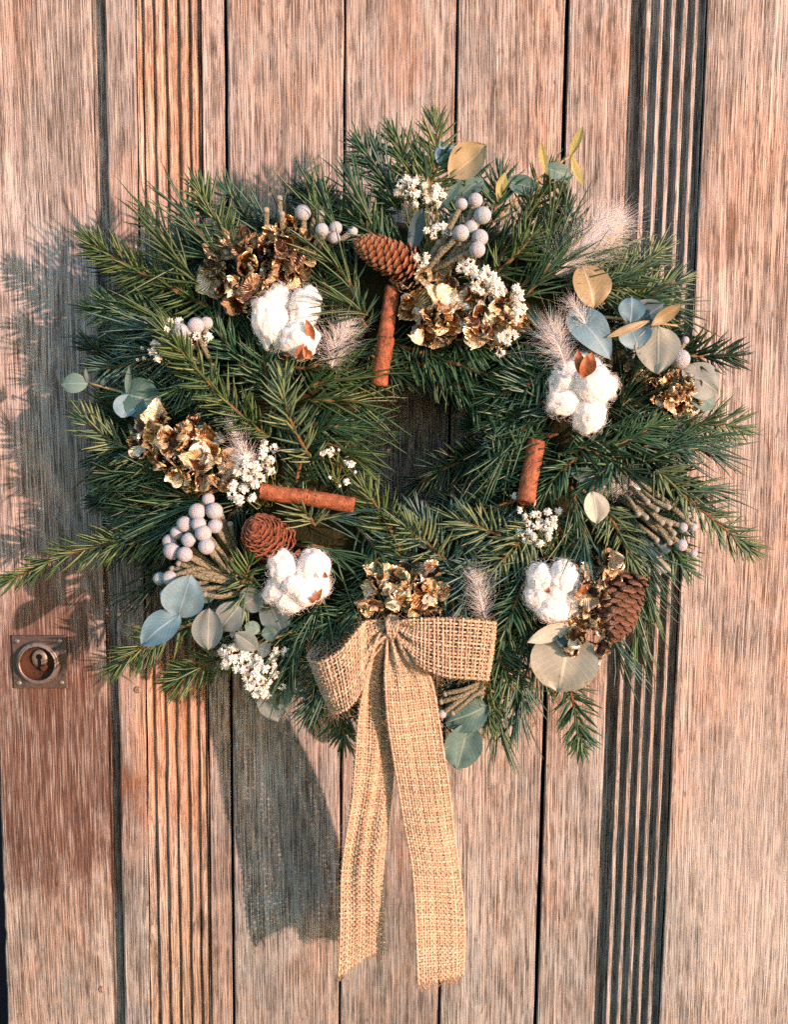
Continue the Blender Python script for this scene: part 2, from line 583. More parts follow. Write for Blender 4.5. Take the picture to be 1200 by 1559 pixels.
for sx in (-1, 1):
    for sz in (-1, 1):
        c = lc + Vector((sx * 33 * q, -0.002, sz * 33 * q))
        lathe('screw', [(4.6 * q, -0.0002), (4.4 * q, 0.0005), (3 * q, 0.0010), (0.1 * q, 0.0012)], c, IRON_L, plate, n=14)
for (px, py, h, s) in ((155, 1506, HS, 5.5), (209, 1050, HS, 5.5)):
    c = P(px, py, h)
    lathe('wood_plug', [(s * q, -0.0002), (s * q, 0.0006), (s * 0.75 * q, 0.0011), (0.1 * q, 0.0009)], c, WOOD, door, n=18)

# ------------------------------------------------------------------ needles
ST = np.array([0.0, 0.3, 0.7, 1.0])


def needles(B, D, N, L, W, Cv, flat_=0.45, prof=(0.55, 1.0, 0.85, 0.12)):
    """arrays -> one mesh of closed three-sided needles"""
    n = len(B)
    D = D / (np.linalg.norm(D, axis=1, keepdims=True) + 1e-9)
    pos = B[:, None, :] + (D[:, None, :] * ST[None, :, None] + Cv[:, None, :] * (ST ** 2)[None, :, None]) * L[:, None, None]
    N = N - D * (N * D).sum(1, keepdims=True)
    N /= np.linalg.norm(N, axis=1, keepdims=True) + 1e-9
    S = np.cross(D, N)
    wr = W[:, None] * np.array(prof)[None, :] * 0.5
    a = pos + S[:, None, :] * wr[..., None]
    b = pos + N[:, None, :] * wr[..., None] * flat_ * 1.4
    c = pos - S[:, None, :] * wr[..., None]
    V = np.stack([a, b, c], 2).reshape(-1, 3)          # n, 4, 3 -> 12 verts each
    q = []
    for s in range(3):
        for k in range(3):
            k2 = (k + 1) % 3
            q.append((s * 3 + k, s * 3 + k2, s * 3 + 3 + k2, s * 3 + 3 + k))
    q = np.array(q)
    Q = (q[None] + (np.arange(n) * 12)[:, None, None]).reshape(-1, 4)
    return V, Q


def unit(v):
    return v / (np.linalg.norm(v, axis=-1, keepdims=True) + 1e-9)


wreath = thing('evergreen_wreath', P(645, 660, 0.03), 'large round evergreen wreath of fir and pine branches hung on the plank door', 'wreath')


def branch(kind, b, t, col, density=1.0, nlen=None, bow=None):
    B = np.array(P(*b))
    T = np.array(P(*t))
    ln = np.linalg.norm(T - B)
    bowv = np.array([R.gauss(0, 0.05), -0.05 + R.gauss(0, 0.04), R.gauss(0, 0.05)]) * ln if bow is None else np.array(bow) * ln
    part = None
    # twig
    ts = np.linspace(0, 1, 12)
    curve = lambda s: B + (T - B) * s[:, None] + bowv * (4 * s * (1 - s))[:, None]
    tan = lambda s: unit((T - B) + bowv * (4 * (1 - 2 * s))[:, None])
    pts = curve(ts)
    r0 = 0.0016 if kind == 'fir' else 0.0020
    V, Q = tubes([pts + NR.normal(0, 0.0002, pts.shape)], [np.minimum(np.linspace(r0, r0 * 0.45, 12), r0 * np.array([.35, .7, .95] + [1] * 9))], 6)
    name = 'fir_branch' if kind == 'fir' else 'pine_branch'
    tw = np_obj(name, V, Q, TWIG, wreath, loc=Vector(B))
    view = np.array([0.0, -1.0, 0.0])
    if kind == 'fir':
        n = int(ln / 0.00078 * density)
        s = np.sort(NR.uniform(0.0, 1.0, n))
        side = np.where(np.arange(n) % 2 == 0, 1.0, -1.0)
        phi = NR.normal(0.25, 0.42, n)
        up = NR.random(n) < 0.16
        phi = np.where(up, NR.uniform(0.8, 2.2, n), phi)
        a = np.radians(66 - 26 * s ** 2 + NR.normal(0, 7, n))
        L = (nlen or 0.0195) * (0.86 + 0.14 * np.sin(np.pi * np.clip(s * 1.1, 0, 1))) * NR.uniform(0.82, 1.12, n) * np.where(up, 0.75, 1.0)
        L *= np.where(s > 0.9, 0.85, 1.0)
        W = NR.uniform(0.0016, 0.0022, n)
        # tip brush
        k = 12
        s = np.concatenate([s, np.ones(k) * 0.995])
        side = np.concatenate([side, NR.choice([-1.0, 1.0], k)])
        phi = np.concatenate([phi, NR.uniform(-0.4, 1.6, k)])
        a = np.concatenate([a, np.radians(NR.uniform(4, 34, k))])
        L = np.concatenate([L, (nlen or 0.0215) * NR.uniform(0.55, 0.85, k)])
        W = np.concatenate([W, NR.uniform(0.0012, 0.0016, k)])
    else:
        n = int(ln / 0.00105 * density)
        s = np.sort(NR.uniform(-0.05, 1.0, n))
        side = NR.choice([-1.0, 1.0], n)
        phi = NR.uniform(-0.7, 1.9, n)
        a = np.radians(NR.uniform(14, 46, n) * (1 - 0.35 * s))
        L = (nlen or 0.037) * NR.uniform(0.65, 1.12, n)
        W = NR.uniform(0.0011, 0.0016, n)
    n = len(s)
    t_ = tan(s)
    nrm = view - t_ * (t_ @ view)[:, None]
    nrm = unit(nrm)
    S = np.cross(t_, nrm)
    D = t_ * np.cos(a)[:, None] + (S * (side * np.cos(phi))[:, None] + nrm * np.sin(phi)[:, None]) * np.sin(a)[:, None]
    D += NR.normal(0, 0.05, D.shape) + (NR.random(n) < 0.06)[:, None] * NR.normal(0, 0.35, D.shape)
    L = L * np.where(NR.random(n) < 0.05, NR.uniform(0.3, 0.7, n), 1.0)
    if kind == 'fir':
        Cv = t_ * 0.16 + NR.normal(0, 0.05, D.shape) + nrm * 0.05
        V, Q = needles(curve(s), D, nrm + NR.normal(0, 0.25, D.shape), L, W, Cv, 0.35)
    else:
        Cv = NR.normal(0, 0.10, D.shape) - t_ * 0.02 + np.array([0, 0.0, -0.07])
        V, Q = needles(curve(s), D, nrm + NR.normal(0, 0.6, D.shape), L, W, Cv, 0.8, (0.8, 1.0, 0.9, 0.15))
    # needles never poke through the door face
    V[:, 1] = np.minimum(V[:, 1], -0.0165)
    np_obj('needles', V, Q, NEEDLE[col], tw, loc=Vector(B), smooth=False, stuff=True)
    return tw


def cm(x):
    return x * 0.01


# ring core, widened to keep sky light out of the wreath opening
V, F = [], []
cc = P(662, 668, 0.052)
nu, nv = 72, 14
for i in range(nu):
    a = 2 * math.pi * i / nu
    for j in range(nv):
        b_ = 2 * math.pi * j / nv
        rr = 0.100 + 0.047 * math.cos(b_) * (1 + 0.18 * noise.noise(Vector((a * 3, b_, 1))))
        V.append(cc + Vector((math.cos(a) * rr, -0.037 * math.sin(b_) * (1 + 0.2 * noise.noise(Vector((a * 4, b_, 5)))), math.sin(a) * rr)))
for i in range(nu):
    for j in range(nv):
        F.append((i * nv + j, i * nv + (j + 1) % nv, ((i + 1) % nu) * nv + (j + 1) % nv, ((i + 1) % nu) * nv + j))
mesh_obj('wreath_ring', V, F, MOSS, wreath)

BR = [
    # top left
    ('fir', (345, 480, 9), (142, 372, 7.5), 'olive'), ('pine', (300, 430, 9.5), (232, 330, 8), 'olive'), ('pine', (340, 400, 9), (282, 318, 8.5), 'green'),
    ('fir', (362, 385, 9.5), (303, 292, 8), 'olive'), ('fir', (410, 380, 8), (352, 300, 7), 'green'), ('pine', (420, 380, 8), (402, 340, 8), 'blue'),
    ('pine', (485, 360, 9), (482, 310, 8.5), 'olive'), ('pine', (520, 360, 9), (488, 305, 9), 'green'), ('pine', (565, 340, 10), (535, 280, 9), 'green'),
    ('fir', (605, 320, 9), (550, 226, 8), 'green'), ('fir', (640, 310, 9), (604, 214, 8), 'olive'), ('fir', (640, 320, 9), (664, 192, 8), 'olive'),
    ('pine', (610, 320, 9), (575, 250, 8), 'blue'), ('pine', (655, 320, 9), (640, 262, 9), 'green'), ('pine', (540, 450, 10.5), (500, 395, 10.5), 'olive'), ('fir', (600, 380, 9), (540, 330, 9), 'green'),
    ('pine', (560, 480, 10.5), (520, 460, 11), 'olive'), ('fir', (560, 500, 10), (548, 470, 10.6), 'green'), ('fir', (480, 470, 8), (500, 400, 9), 'green'),
    # left
    ('pine', (270, 500, 9), (205, 468, 8), 'olive'), ('pine', (285, 510, 9.5), (205, 500, 8.5), 'blue'), ('fir', (290, 500, 7.5), (145, 470, 7), 'green'),
    ('pine', (280, 535, 9), (205, 535, 8), 'blue'), ('fir', (310, 560, 8), (165, 560, 7), 'blue'), ('fir', (410, 665, 11), (258, 512, 11), 'olive'),
    ('fir', (330, 560, 10), (275, 590, 9.5), 'green'), ('fir', (478, 705, 11), (432, 578, 11.3), 'pale'), ('fir', (420, 600, 10), (330, 500, 9.5), 'green'),
    ('pine', (470, 590, 10.5), (540, 575, 10.5), 'olive'), ('pine', (470, 610, 11), (545, 612, 10.5), 'olive'), ('pine', (470, 645, 10.5), (545, 650, 10), 'green'),
    ('pine', (480, 670, 10), (540, 690, 10), 'olive'), ('fir', (450, 745, 10.5), (480, 660, 11), 'dark'), ('pine', (470, 560, 10), (540, 530, 10), 'green'),
    ('fir', (410, 600, 10), (400, 540, 10.5), 'green'), ('fir', (245, 695, 9), (132, 642, 7.5), 'pale'), ('pine', (290, 730, 9), (195, 720, 8), 'green'),
    ('pine', (300, 760, 9), (205, 745, 8), 'dark'), ('pine', (320, 765, 9.5), (225, 785, 8.5), 'green'), ('pine', (300, 790, 8.5), (205, 800, 7.5), 'blue'),
    ('fir', (330, 830, 8), (22, 880, 6.5), 'olive'), ('fir', (270, 690, 8), (170, 740, 7), 'green'), ('fir', (330, 600, 8), (190, 600, 7), 'green'),
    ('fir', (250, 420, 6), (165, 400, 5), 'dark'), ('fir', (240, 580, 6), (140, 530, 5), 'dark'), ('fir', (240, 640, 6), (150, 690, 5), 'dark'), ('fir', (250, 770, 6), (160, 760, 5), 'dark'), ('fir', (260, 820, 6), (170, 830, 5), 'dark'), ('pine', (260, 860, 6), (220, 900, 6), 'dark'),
    ('fir', (420, 640, 9.5), (545, 640, 9), 'green'), ('fir', (420, 680, 9.5), (540, 720, 9), 'green'), ('fir', (440, 560, 9.5), (560, 560, 9), 'olive'),
    # bottom left
    ('fir', (300, 950, 7), (182, 1012, 6), 'olive'), ('fir', (385, 975, 7.5), (268, 1036, 6.5), 'olive'), ('fir', (385, 870, 10.5), (365, 920, 10), 'pale'), ('fir', (360, 900, 10.5), (380, 860, 11), 'olive'),
    ('pine', (490, 910, 9.5), (455, 960, 9), 'green'), ('pine', (510, 950, 9), (470, 1000, 8.5), 'green'), ('pine', (520, 980, 8.5), (490, 1050, 8), 'blue'), ('pine', (545, 1000, 8), (510, 1060, 7.5), 'olive'),
    ('fir', (560, 900, 9.5), (480, 960, 9.5), 'green'), ('fir', (540, 1020, 8), (523, 1122, 6.5), 'olive'), ('fir', (520, 1000, 8), (470, 1085, 7), 'green'), ('fir', (575, 850, 10), (545, 930, 10), 'green'),
    ('fir', (450, 950, 8), (400, 1040, 7), 'blue'), ('pine', (455, 960, 9), (430, 1020, 8.5), 'green'), ('fir', (590, 1000, 8), (560, 1080, 7), 'green'),
    # bottom centre
    ('fir', (612, 850, 10), (556, 748, 10), 'olive'), ('pine', (475, 790, 10), (535, 790, 10), 'blue'), ('pine', (470, 830, 10), (520, 850, 10), 'green'), ('fir', (480, 800, 10.5), (455, 770, 10.8), 'pale'),
    ('fir', (672, 850, 10), (614, 800, 10.5), 'pale'), ('fir', (690, 870, 9.5), (640, 790, 9), 'blue'), ('fir', (790, 830, 10), (694, 790, 9.5), 'pale'), ('fir', (720, 850, 9.5), (700, 950, 9.5), 'blue'),
    ('fir', (815, 800, 10.5), (738, 882, 10), 'pale'), ('fir', (660, 900, 9.5), (600, 820, 9.5), 'blue'), ('fir', (540, 800, 9), (590, 880, 9.5), 'green'), ('fir', (700, 830, 9), (760, 800, 9), 'blue'),
    ('fir', (640, 870, 9), (690, 900, 9), 'blue'), ('fir', (760, 850, 9), (700, 880, 9.5), 'blue'),
    # round the hole
    ('fir', (590, 520, 9), (785, 585, 9), 'green'), ('fir', (610, 540, 8), (740, 610, 8), 'green'), ('fir', (760, 690, 7), (640, 735, 7), 'dark'), ('pine', (770, 660, 8), (735, 710, 8), 'dark'),
    ('fir', (720, 610, 8.5), (815, 690, 9), 'green'), ('fir', (840, 560, 10), (755, 600, 9.5), 'green'), ('fir', (800, 720, 9), (755, 640, 8.5), 'green'), ('fir', (790, 760, 8.5), (690, 770, 8), 'dark'),
    ('fir', (880, 590, 10), (825, 500, 10), 'blue'), ('fir', (740, 745, 9), (800, 680, 9.5), 'green'), ('fir', (850, 640, 10), (800, 560, 10), 'blue'), ('fir', (690, 520, 9.5), (800, 540, 9.5), 'green'),
    ('pine', (810, 640, 9.5), (770, 690, 9.5), 'green'), ('fir', (800, 600, 9), (760, 680, 9), 'blue'), ('pine', (700, 760, 8), (740, 740, 8.5), 'blue'), ('fir', (650, 810, 8), (720, 770, 8), 'blue'),
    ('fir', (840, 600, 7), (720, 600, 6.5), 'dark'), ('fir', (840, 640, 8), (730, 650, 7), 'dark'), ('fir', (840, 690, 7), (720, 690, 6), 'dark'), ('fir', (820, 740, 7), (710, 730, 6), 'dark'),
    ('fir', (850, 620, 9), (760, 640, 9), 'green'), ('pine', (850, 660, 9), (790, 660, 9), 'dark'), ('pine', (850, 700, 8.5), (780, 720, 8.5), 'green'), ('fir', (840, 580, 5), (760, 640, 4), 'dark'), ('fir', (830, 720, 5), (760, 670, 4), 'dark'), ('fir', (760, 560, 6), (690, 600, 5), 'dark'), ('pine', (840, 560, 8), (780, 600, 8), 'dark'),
    ('fir', (560, 535, 9.5), (610, 570, 8.5), 'dark'), ('fir', (640, 500, 9.5), (680, 565, 8.5), 'dark'), ('fir', (660, 540, 6), (700, 590, 5), 'dark'),
    # top right and right
    ('pine', (800, 450, 10), (860, 360, 9.5), 'green'), ('pine', (780, 450, 9.5), (840, 330, 9), 'olive'), ('pine', (810, 440, 10), (870, 400, 9.5), 'green'), ('pine', (750, 400, 9), (795, 330, 8.5), 'olive'),
    ('fir', (750, 420, 9.5), (810, 360, 9.5), 'olive'), ('fir', (750, 340, 8.5), (762, 278, 8), 'green'), ('fir', (800, 350, 8.5), (835, 270, 7.5), 'olive'), ('pine', (850, 440, 9), (930, 380, 8), 'pale'),
    ('fir', (880, 450, 9), (1000, 385, 7.5), 'pale'), ('fir', (930, 430, 8.5), (1000, 475, 7.5), 'olive'), ('fir', (930, 470, 8.5), (1030, 430, 7.5), 'pale'), ('pine', (950, 460, 8.5), (1020, 470, 7.5), 'green'),
    ('fir', (1020, 540, 8), (1112, 542, 7), 'dark'), ('pine', (900, 440, 9), (950, 420, 8.5), 'green'), ('fir', (700, 330, 8), (720, 270, 7.5), 'green'), ('fir', (740, 420, 9), (690, 360, 9), 'green'),
    ('fir', (850, 690, 10), (1000, 640, 9), 'green'), ('pine', (930, 650, 9.5), (1030, 655, 8), 'green'), ('pine', (980, 680, 9), (1090, 690, 7.5), 'blue'), ('pine', (985, 700, 9), (1080, 670, 7.5), 'green'),
    ('pine', (1000, 720, 9), (1075, 745, 7.5), 'green'), ('fir', (1000, 715, 9), (1138, 832, 7), 'pale'), ('fir', (1000, 650, 7.5), (1125, 650, 6), 'pale'), ('fir', (880, 680, 10.5), (960, 720, 10.2), 'dark'),
    ('fir', (900, 690, 10), (832, 745, 10), 'green'), ('fir', (950, 690, 10.2), (905, 730, 10.4), 'green'), ('pine', (870, 740, 10), (880, 790, 10), 'green'), ('pine', (890, 800, 10), (885, 850, 10.5), 'blue'),
    ('fir', (920, 770, 10), (960, 850, 9.5), 'pale'), ('pine', (940, 800, 9), (990, 850, 8), 'blue'), ('pine', (970, 860, 9), (990, 920, 8), 'green'), ('pine', (960, 890, 9), (970, 970, 8), 'green'),
    ('pine', (930, 950, 8.5), (940, 985, 8), 'blue'), ('fir', (850, 1000, 8), (886, 1132, 6.5), 'green'), ('fir', (770, 960, 9), (742, 1090, 8), 'olive'), ('pine', (785, 1000, 8.5), (788, 1090, 7.5), 'blue'),
    ('pine', (765, 1040, 8), (762, 1110, 7), 'green'), ('pine', (805, 940, 9), (825, 1020, 8), 'green'), ('fir', (720, 1010, 8), (695, 1080, 7), 'green'), ('fir', (800, 880, 10), (770, 960, 10), 'green'),
    ('fir', (845, 780, 9.5), (865, 860, 9.5), 'green'), ('pine', (820, 830, 9.5), (790, 870, 10), 'blue'), ('fir', (750, 960, 9), (790, 1060, 8.5), 'green'), ('fir', (880, 620, 9.5), (960, 610, 9), 'dark'),
    ('pine', (940, 640, 9), (985, 540, 9), 'dark'), ('pine', (960, 620, 9), (1000, 600, 8.5), 'dark'), ('fir', (990, 780, 8), (1040, 860, 7), 'green'), ('pine', (640, 1040, 7.5), (660, 1090, 7), 'dark'),
]
for kind, b, t, col in BR:
    branch(kind, (b[0], b[1], cm(b[2])), (t[0], t[1], cm(t[2])), col, bow=None)
# the body of the wreath behind the branches in front
HOLE = (668, 665)
cnt = 0
while cnt < 150:
    a = R.uniform(0, 2 * math.pi)
    r = R.uniform(170, 390)
    bx, by = 645 + math.cos(a) * r * 1.03, 660 + math.sin(a) * r * 0.98
    da = a + R.choice([-1, 1]) * R.uniform(0.2, 1.4)
    L = R.uniform(110, 180)
    tx, ty = bx + math.cos(da) * L, by + math.sin(da) * L
    if math.hypot(tx - HOLE[0], ty - HOLE[1]) < 175 or math.hypot(bx - HOLE[0], by - HOLE[1]) < 165:
        continue
    rt = math.hypot((tx - 645) / 1.03, (ty - 660) / 0.98)
    if rt > 420 or ty > 1050:
        continue
    h0 = R.uniform(3.5, 8.2)
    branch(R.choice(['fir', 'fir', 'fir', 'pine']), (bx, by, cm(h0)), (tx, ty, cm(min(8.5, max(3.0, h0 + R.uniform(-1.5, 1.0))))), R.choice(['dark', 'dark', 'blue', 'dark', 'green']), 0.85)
    cnt += 1

for k in range(64):
    by = R.uniform(360, 900)
    half_w = math.sqrt(max(0, 1 - ((by - 640) / 370) ** 2))
    bx = 640 - half_w * R.uniform(300, 410)
    tx, ty = bx - R.uniform(50, 105), by + R.uniform(-60, 60)
    if tx < 150:
        tx = 150 + R.uniform(0, 25)
    h0 = R.uniform(3.0, 8.0)
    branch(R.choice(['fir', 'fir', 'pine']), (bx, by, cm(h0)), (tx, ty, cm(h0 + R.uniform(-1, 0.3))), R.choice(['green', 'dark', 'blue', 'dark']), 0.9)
# ------------------------------------------------------------------ pine cones
def cone_mat(name, lo, mid, tip):
    g = NG(name)
    tc = g.n('ShaderNodeTexCoord').outputs['Object']
    sp = g.n('ShaderNodeSeparateXYZ')
    g.l(tc, sp.inputs[0])
    nz = g.noise(tc, 6, 4, 0.7)
    f = g.math('ADD', sp.outputs[1], g.math('MULTIPLY', g.math('SUBTRACT', nz, 0.5), 0.35))
    c = g.ramp(f, [(0.2, lo), (0.72, mid), (0.95, tip)])
    c = g.mix(1.0, c, g.ramp(g.n('ShaderNodeObjectInfo').outputs['Random'], [(0.0, 0.7), (1.0, 1.2)]), 'MULTIPLY')
    g.color(c)
    g.set(Roughness=0.33)
    g.bump(g.noise(g.map(tc, (9, 1.5, 9)), 3, 4, 0.6), 0.6, 0.06)
    return g.m


CONE = [cone_mat('cone_scale_tan', (0.05, 0.014, 0.006), (0.20, 0.060, 0.024), (0.56, 0.29, 0.14)),
        cone_mat('cone_scale_red', (0.045, 0.012, 0.007), (0.13, 0.036, 0.018), (0.34, 0.13, 0.07)),
        cone_mat('cone_scale_brown', (0.06, 0.026, 0.016), (0.15, 0.075, 0.045), (0.27, 0.15, 0.10))]
CORE = simple('cone_core', [(0.03, 0.014, 0.008), (0.06, 0.026, 0.014)], 0.9, 0.1, False, 200)


def scale_mesh(mat, wide=1.0, point=0.0):
    nu, nv = 5, 5
    top, bot = [], []
    for i in range(nv):
        v = i / (nv - 1)
        wv = (0.42 + 0.62 * math.sin(math.pi * min(1, v * 0.62 + 0.05))) * wide
        if v > 0.7:
            wv *= math.sqrt(max(0.0, 1 - ((v - 0.7) / 0.3) ** 2 * (0.72 + point * 0.2)))
        for j in range(nu):
            u = j / (nu - 1) * 2 - 1
            x = u * wv * 0.5
            y = v * (1 - 0.08 * u * u)
            z = 0.16 * math.sin(v * 2.2) - 0.13 * u * u + (0.05 if v > 0.9 else 0)
            top.append(Vector((x, y, z)))
            bot.append(Vector((x * 0.97, y * 0.985, z - 0.085)))
    V = top + bot
    o = nu * nv
    F = []
    for i in range(nv - 1):
        for j in range(nu - 1):
            a = i * nu + j
            F.append((a, a + 1, a + nu + 1, a + nu))
            F.append((o + a, o + a + nu, o + a + nu + 1, o + a + 1))
    rim = [j for j in range(nu)] + [i * nu + nu - 1 for i in range(1, nv)] + [(nv - 1) * nu + j for j in range(nu - 2, -1, -1)] + [i * nu for i in range(nv - 2, 0, -1)]
    for k in range(len(rim)):
        a, b = rim[k], rim[(k + 1) % len(rim)]
        F.append((a, o + a, o + b, b))
    return make_mesh('cone_scale', V, F, mat, True)


def pine_cone(base, tip, width_px, n, mi, label, sl=1.0, tilt=24, blunt=0.0):
    B, T = P(*base), P(*tip)
    ax = (T - B)
    L = ax.length
    ax.normalize()
    Rm = width_px * M(base[2]) * 0.5
    t = thing('pine_cone', B, label, 'pine cone', 'pine cones in the wreath')
    side = ax.orthogonal().normalized()
    oth = ax.cross(side)
    prof = lambda s: max(0.03, 1 - abs((s - 0.42) / 0.60) ** 2.3) ** 0.55
    V, F = [], []
    for i in range(13):
        s = i / 12
        for k in range(12):
            a = 2 * math.pi * k / 12
            V.append(B + ax * (L * (0.02 + 0.93 * s)) + (side * math.cos(a) + oth * math.sin(a)) * Rm * 0.72 * prof(s))
    for i in range(12):
        for k in range(12):
            F.append((i * 12 + k, i * 12 + (k + 1) % 12, (i + 1) * 12 + (k + 1) % 12, (i + 1) * 12 + k))
    F.append(tuple(range(11, -1, -1)))
    F.append(tuple(range(144, 156)))
    mesh_obj('cone_core', V, F, CORE, t)
    me = scale_mesh(CONE[mi])
    for i in range(n):
        s = (i + 0.5) / n
        s = s ** 0.92
        a = i * 2.39996 + R.uniform(-0.06, 0.06)
        rd = side * math.cos(a) + oth * math.sin(a)
        pr = prof(s)
        pos = B + ax * (L * (s * 0.94 - 0.03)) + rd * (Rm * 0.66 * pr)
        th = rad(tilt * (1 - 0.75 * s) + R.uniform(-3, 3) + (10 if s < 0.15 else 0))
        # follow the taper of the cone near the tip
        ds = (prof(min(1, s + 0.03)) - prof(max(0, s - 0.03))) / 0.06 * Rm / L
        yd = (ax + rd * ds * 0.8).normalized()
        zd = (rd - yd * rd.dot(yd)).normalized()
        y2 = yd * math.cos(th) + zd * math.sin(th)
        z2 = zd * math.cos(th) - yd * math.sin(th)
        x2 = y2.cross(z2)
        m = Matrix((x2, y2, z2)).transposed()
        sz = Rm * (0.42 + 0.42 * pr) * sl * R.uniform(0.93, 1.06)
        shared('cone_scale', me, t, pos, m.to_quaternion(), (sz * 1.0, sz * 0.95, sz))
    return t


pine_cone((628, 408, 0.103), (540, 366, 0.118), 53, 125, 0, 'orange-brown sunlit pine cone lying sideways at the top of the wreath', 0.90, 27)
pine_cone((420, 832, 0.088), (386, 802, 0.124), 66, 125, 1, 'dark red-brown pine cone seen end-on between the grey berries and a cotton boll', 0.92, 27)
pine_cone((952, 872, 0.100), (936, 972, 0.114), 60, 100, 2, 'dull brown pine cone hanging point-down at the lower right beside gold petals', 1.05, 36)

# ------------------------------------------------------------------ cotton
COT = NG('cotton_lint')
tcv = COT.n('ShaderNodeTexCoord').outputs['Object']
cn = COT.noise(tcv, 160, 5, 0.7)
cc_ = COT.ramp(cn, [(0.3, (0.92, 0.92, 0.925)), (0.65, (0.97, 0.97, 0.975))])
COT.color(cc_)
COT.set(Roughness=1.0)
COT.b.inputs['Specular IOR Level'].default_value = 0.05
COT.b.inputs['Sheen Weight'].default_value = 0.3
COT.bump(COT.noise(tcv, 600, 4, 0.65), 0.30, 0.0009)
translucent_mix(COT, 0.30, (0.94, 0.94, 0.93))
COTTON = COT.m
LINT = simple('cotton_fibre', [(0.95, 0.95, 0.95), (0.97, 0.97, 0.97)], 1.0, 0.0, True, transl=0.5)
HUSK = simple('cotton_husk', [(0.15, 0.045, 0.02), (0.33, 0.12, 0.05), (0.50, 0.22, 0.11)], 0.6, 0.3, False, 200, (500, 0.4, 0.0006), transl=0.2)


def lobe(parent, c, rx, ry, rz, ang, seed, nf=420):
    bm_ = bmesh.new()
    bmesh.ops.create_icosphere(bm_, subdivisions=5, radius=1)
    rot = Matrix.Rotation(ang, 3, 'Y')
    V, Nn = [], []
    for v in bm_.verts:
        d = v.co.normalized()
        o = Vector((seed * 3.1, seed * 1.7, 0))
        r = 1 + 0.20 * noise.noise(d * 1.4 + o) + 0.09 * noise.noise(d * 3.4 + o) + 0.035 * noise.noise(d * 8 + o) + 0.018 * noise.noise(d * 18 + o)
        V.append(c + rot @ Vector((d.x * rx * r, d.y * ry * r, d.z * rz * r)))
        Nn.append(rot @ d)
    F = [tuple(v.index for v in f.verts) for f in bm_.faces]
    bm_.free()
    o = mesh_obj('cotton_lock', V, F, COTTON, parent, loc=c)
    # loose fibres standing off the lock
    paths, rr = [], []
    for k in range(nf):
        i = R.randrange(len(V))
        n_ = Nn[i]
        if n_.y > 0.5:
            continue
        t1 = n_.cross(Vector((R.gauss(0, 1), R.gauss(0, 1), R.gauss(0, 1)))).normalized()
        ln = R.uniform(0.0025, 0.0075)
        lift = R.uniform(0.10, 0.85) ** 1.5
        p = []
        for s in (0, 0.33, 0.67, 1.0):
            p.append(V[i] + t1 * ln * (s - 0.2) + n_ * ln * lift * math.sin(s * math.pi * R.uniform(0.5, 1.0)) * 0.8 - n_ * 0.0003)
        paths.append(np.array([tuple(x) for x in p]))
        rr.append(np.array([0.00006, 0.00008, 0.00007, 0.00003]))
    Vv, Q = tubes(paths, rr, 3)
    np_obj('loose_fibres', Vv, Q, LINT, o, loc=c, stuff=True)
    return o


def blade(name, base, tip, width, mat, parent, nrm=None, cup=0.2, bend=0.1, shape=0.8, nu=7, nv=9, wav=0.0, loc=None, widest=0.5):
    """a leaf-like sheet: base and tip in world space"""
    B, T = Vector(base), Vector(tip)
    ax = T - B
    L = ax.length
    ax.normalize()
    n_ = Vector(nrm) if nrm is not None else Vector((0, -1, 0))
    n_ = (n_ - ax * n_.dot(ax)).normalized()
    s_ = ax.cross(n_)
    V, F, UV = [], [], []
    e = math.log(0.5) / math.log(widest)
    sd = R.random() * 40
    for i in range(nv):
        v = i / (nv - 1)
        wv = max(0.02, math.sin(math.pi * (v ** e)) ** shape) * width * 0.5
        for j in range(nu):
            u = j / (nu - 1) * 2 - 1
            z = cup * width * 0.5 * (abs(u) ** 1.5) * (wv / (width * 0.5)) + bend * L * (math.sin(math.pi * v) - 0.3 * v) + wav * width * noise.noise(Vector((u * 1.6 + sd, v * 2.6, sd)))
            V.append(B + ax * (L * v) + s_ * (u * wv) + n_ * z)
            UV.append((j / (nu - 1), v))
    for i in range(nv - 1):
        for j in range(nu - 1):
            a = i * nu + j
            F.append((a, a + 1, a + nu + 1, a + nu))
    return mesh_obj(name, V, F, mat, parent, loc=loc if loc is not None else B, uv=UV)


def cotton(c, lobes, husks, label):
    C0 = P(*c)
    t = thing('cotton_boll', C0, label, 'cotton boll', 'cotton bolls in the wreath')
    for k, (px, py, rx, ry, ang, dh) in enumerate(lobes):
        h = c[2] + dh
        lobe(t, P(px, py, h), rx * M(h), min(rx, ry) * M(h) * 0.9, ry * M(h), rad(ang), R.random() * 20)
    for (bx, by, tx, ty, wd, dh) in husks:
        blade('husk', P(bx, by, c[2] + dh), P(tx, ty, c[2] + dh + 0.004), wd * M(c[2]), HUSK, t, cup=0.5, bend=0.15, shape=0.9)
    return t


cotton((445, 495, 0.108), [(413, 492, 27, 46, -18, 0.0), (463, 470, 25, 34, 10, -0.004), (456, 516, 29, 28, 0, 0.006), (425, 455, 18, 20, 0, -0.006)],
       [(455, 548, 466, 522, 18, 0.012), (473, 545, 462, 530, 14, 0.013), (478, 520, 466, 486, 14, 0.012), (445, 540, 430, 532, 14, 0.004)],
       'cotton boll with brown husk below the dark gold petals at upper left')
cotton((888, 598, 0.108), [(862, 578, 24, 30, 10, 0.0), (905, 586, 30, 30, 0, 0.006), (858, 613, 25, 20, -8, 0.005), (897, 632, 25, 28, 15, 0.005), (892, 556, 22, 20, 0, 0.0), (926, 590, 14, 18, 0, 0.0)],
       [(884, 572, 880, 532, 16, 0.014), (892, 574, 902, 536, 20, 0.017), (888, 576, 894, 540, 18, 0.019)],
       'cotton boll with an upright orange husk at the right of the wreath')
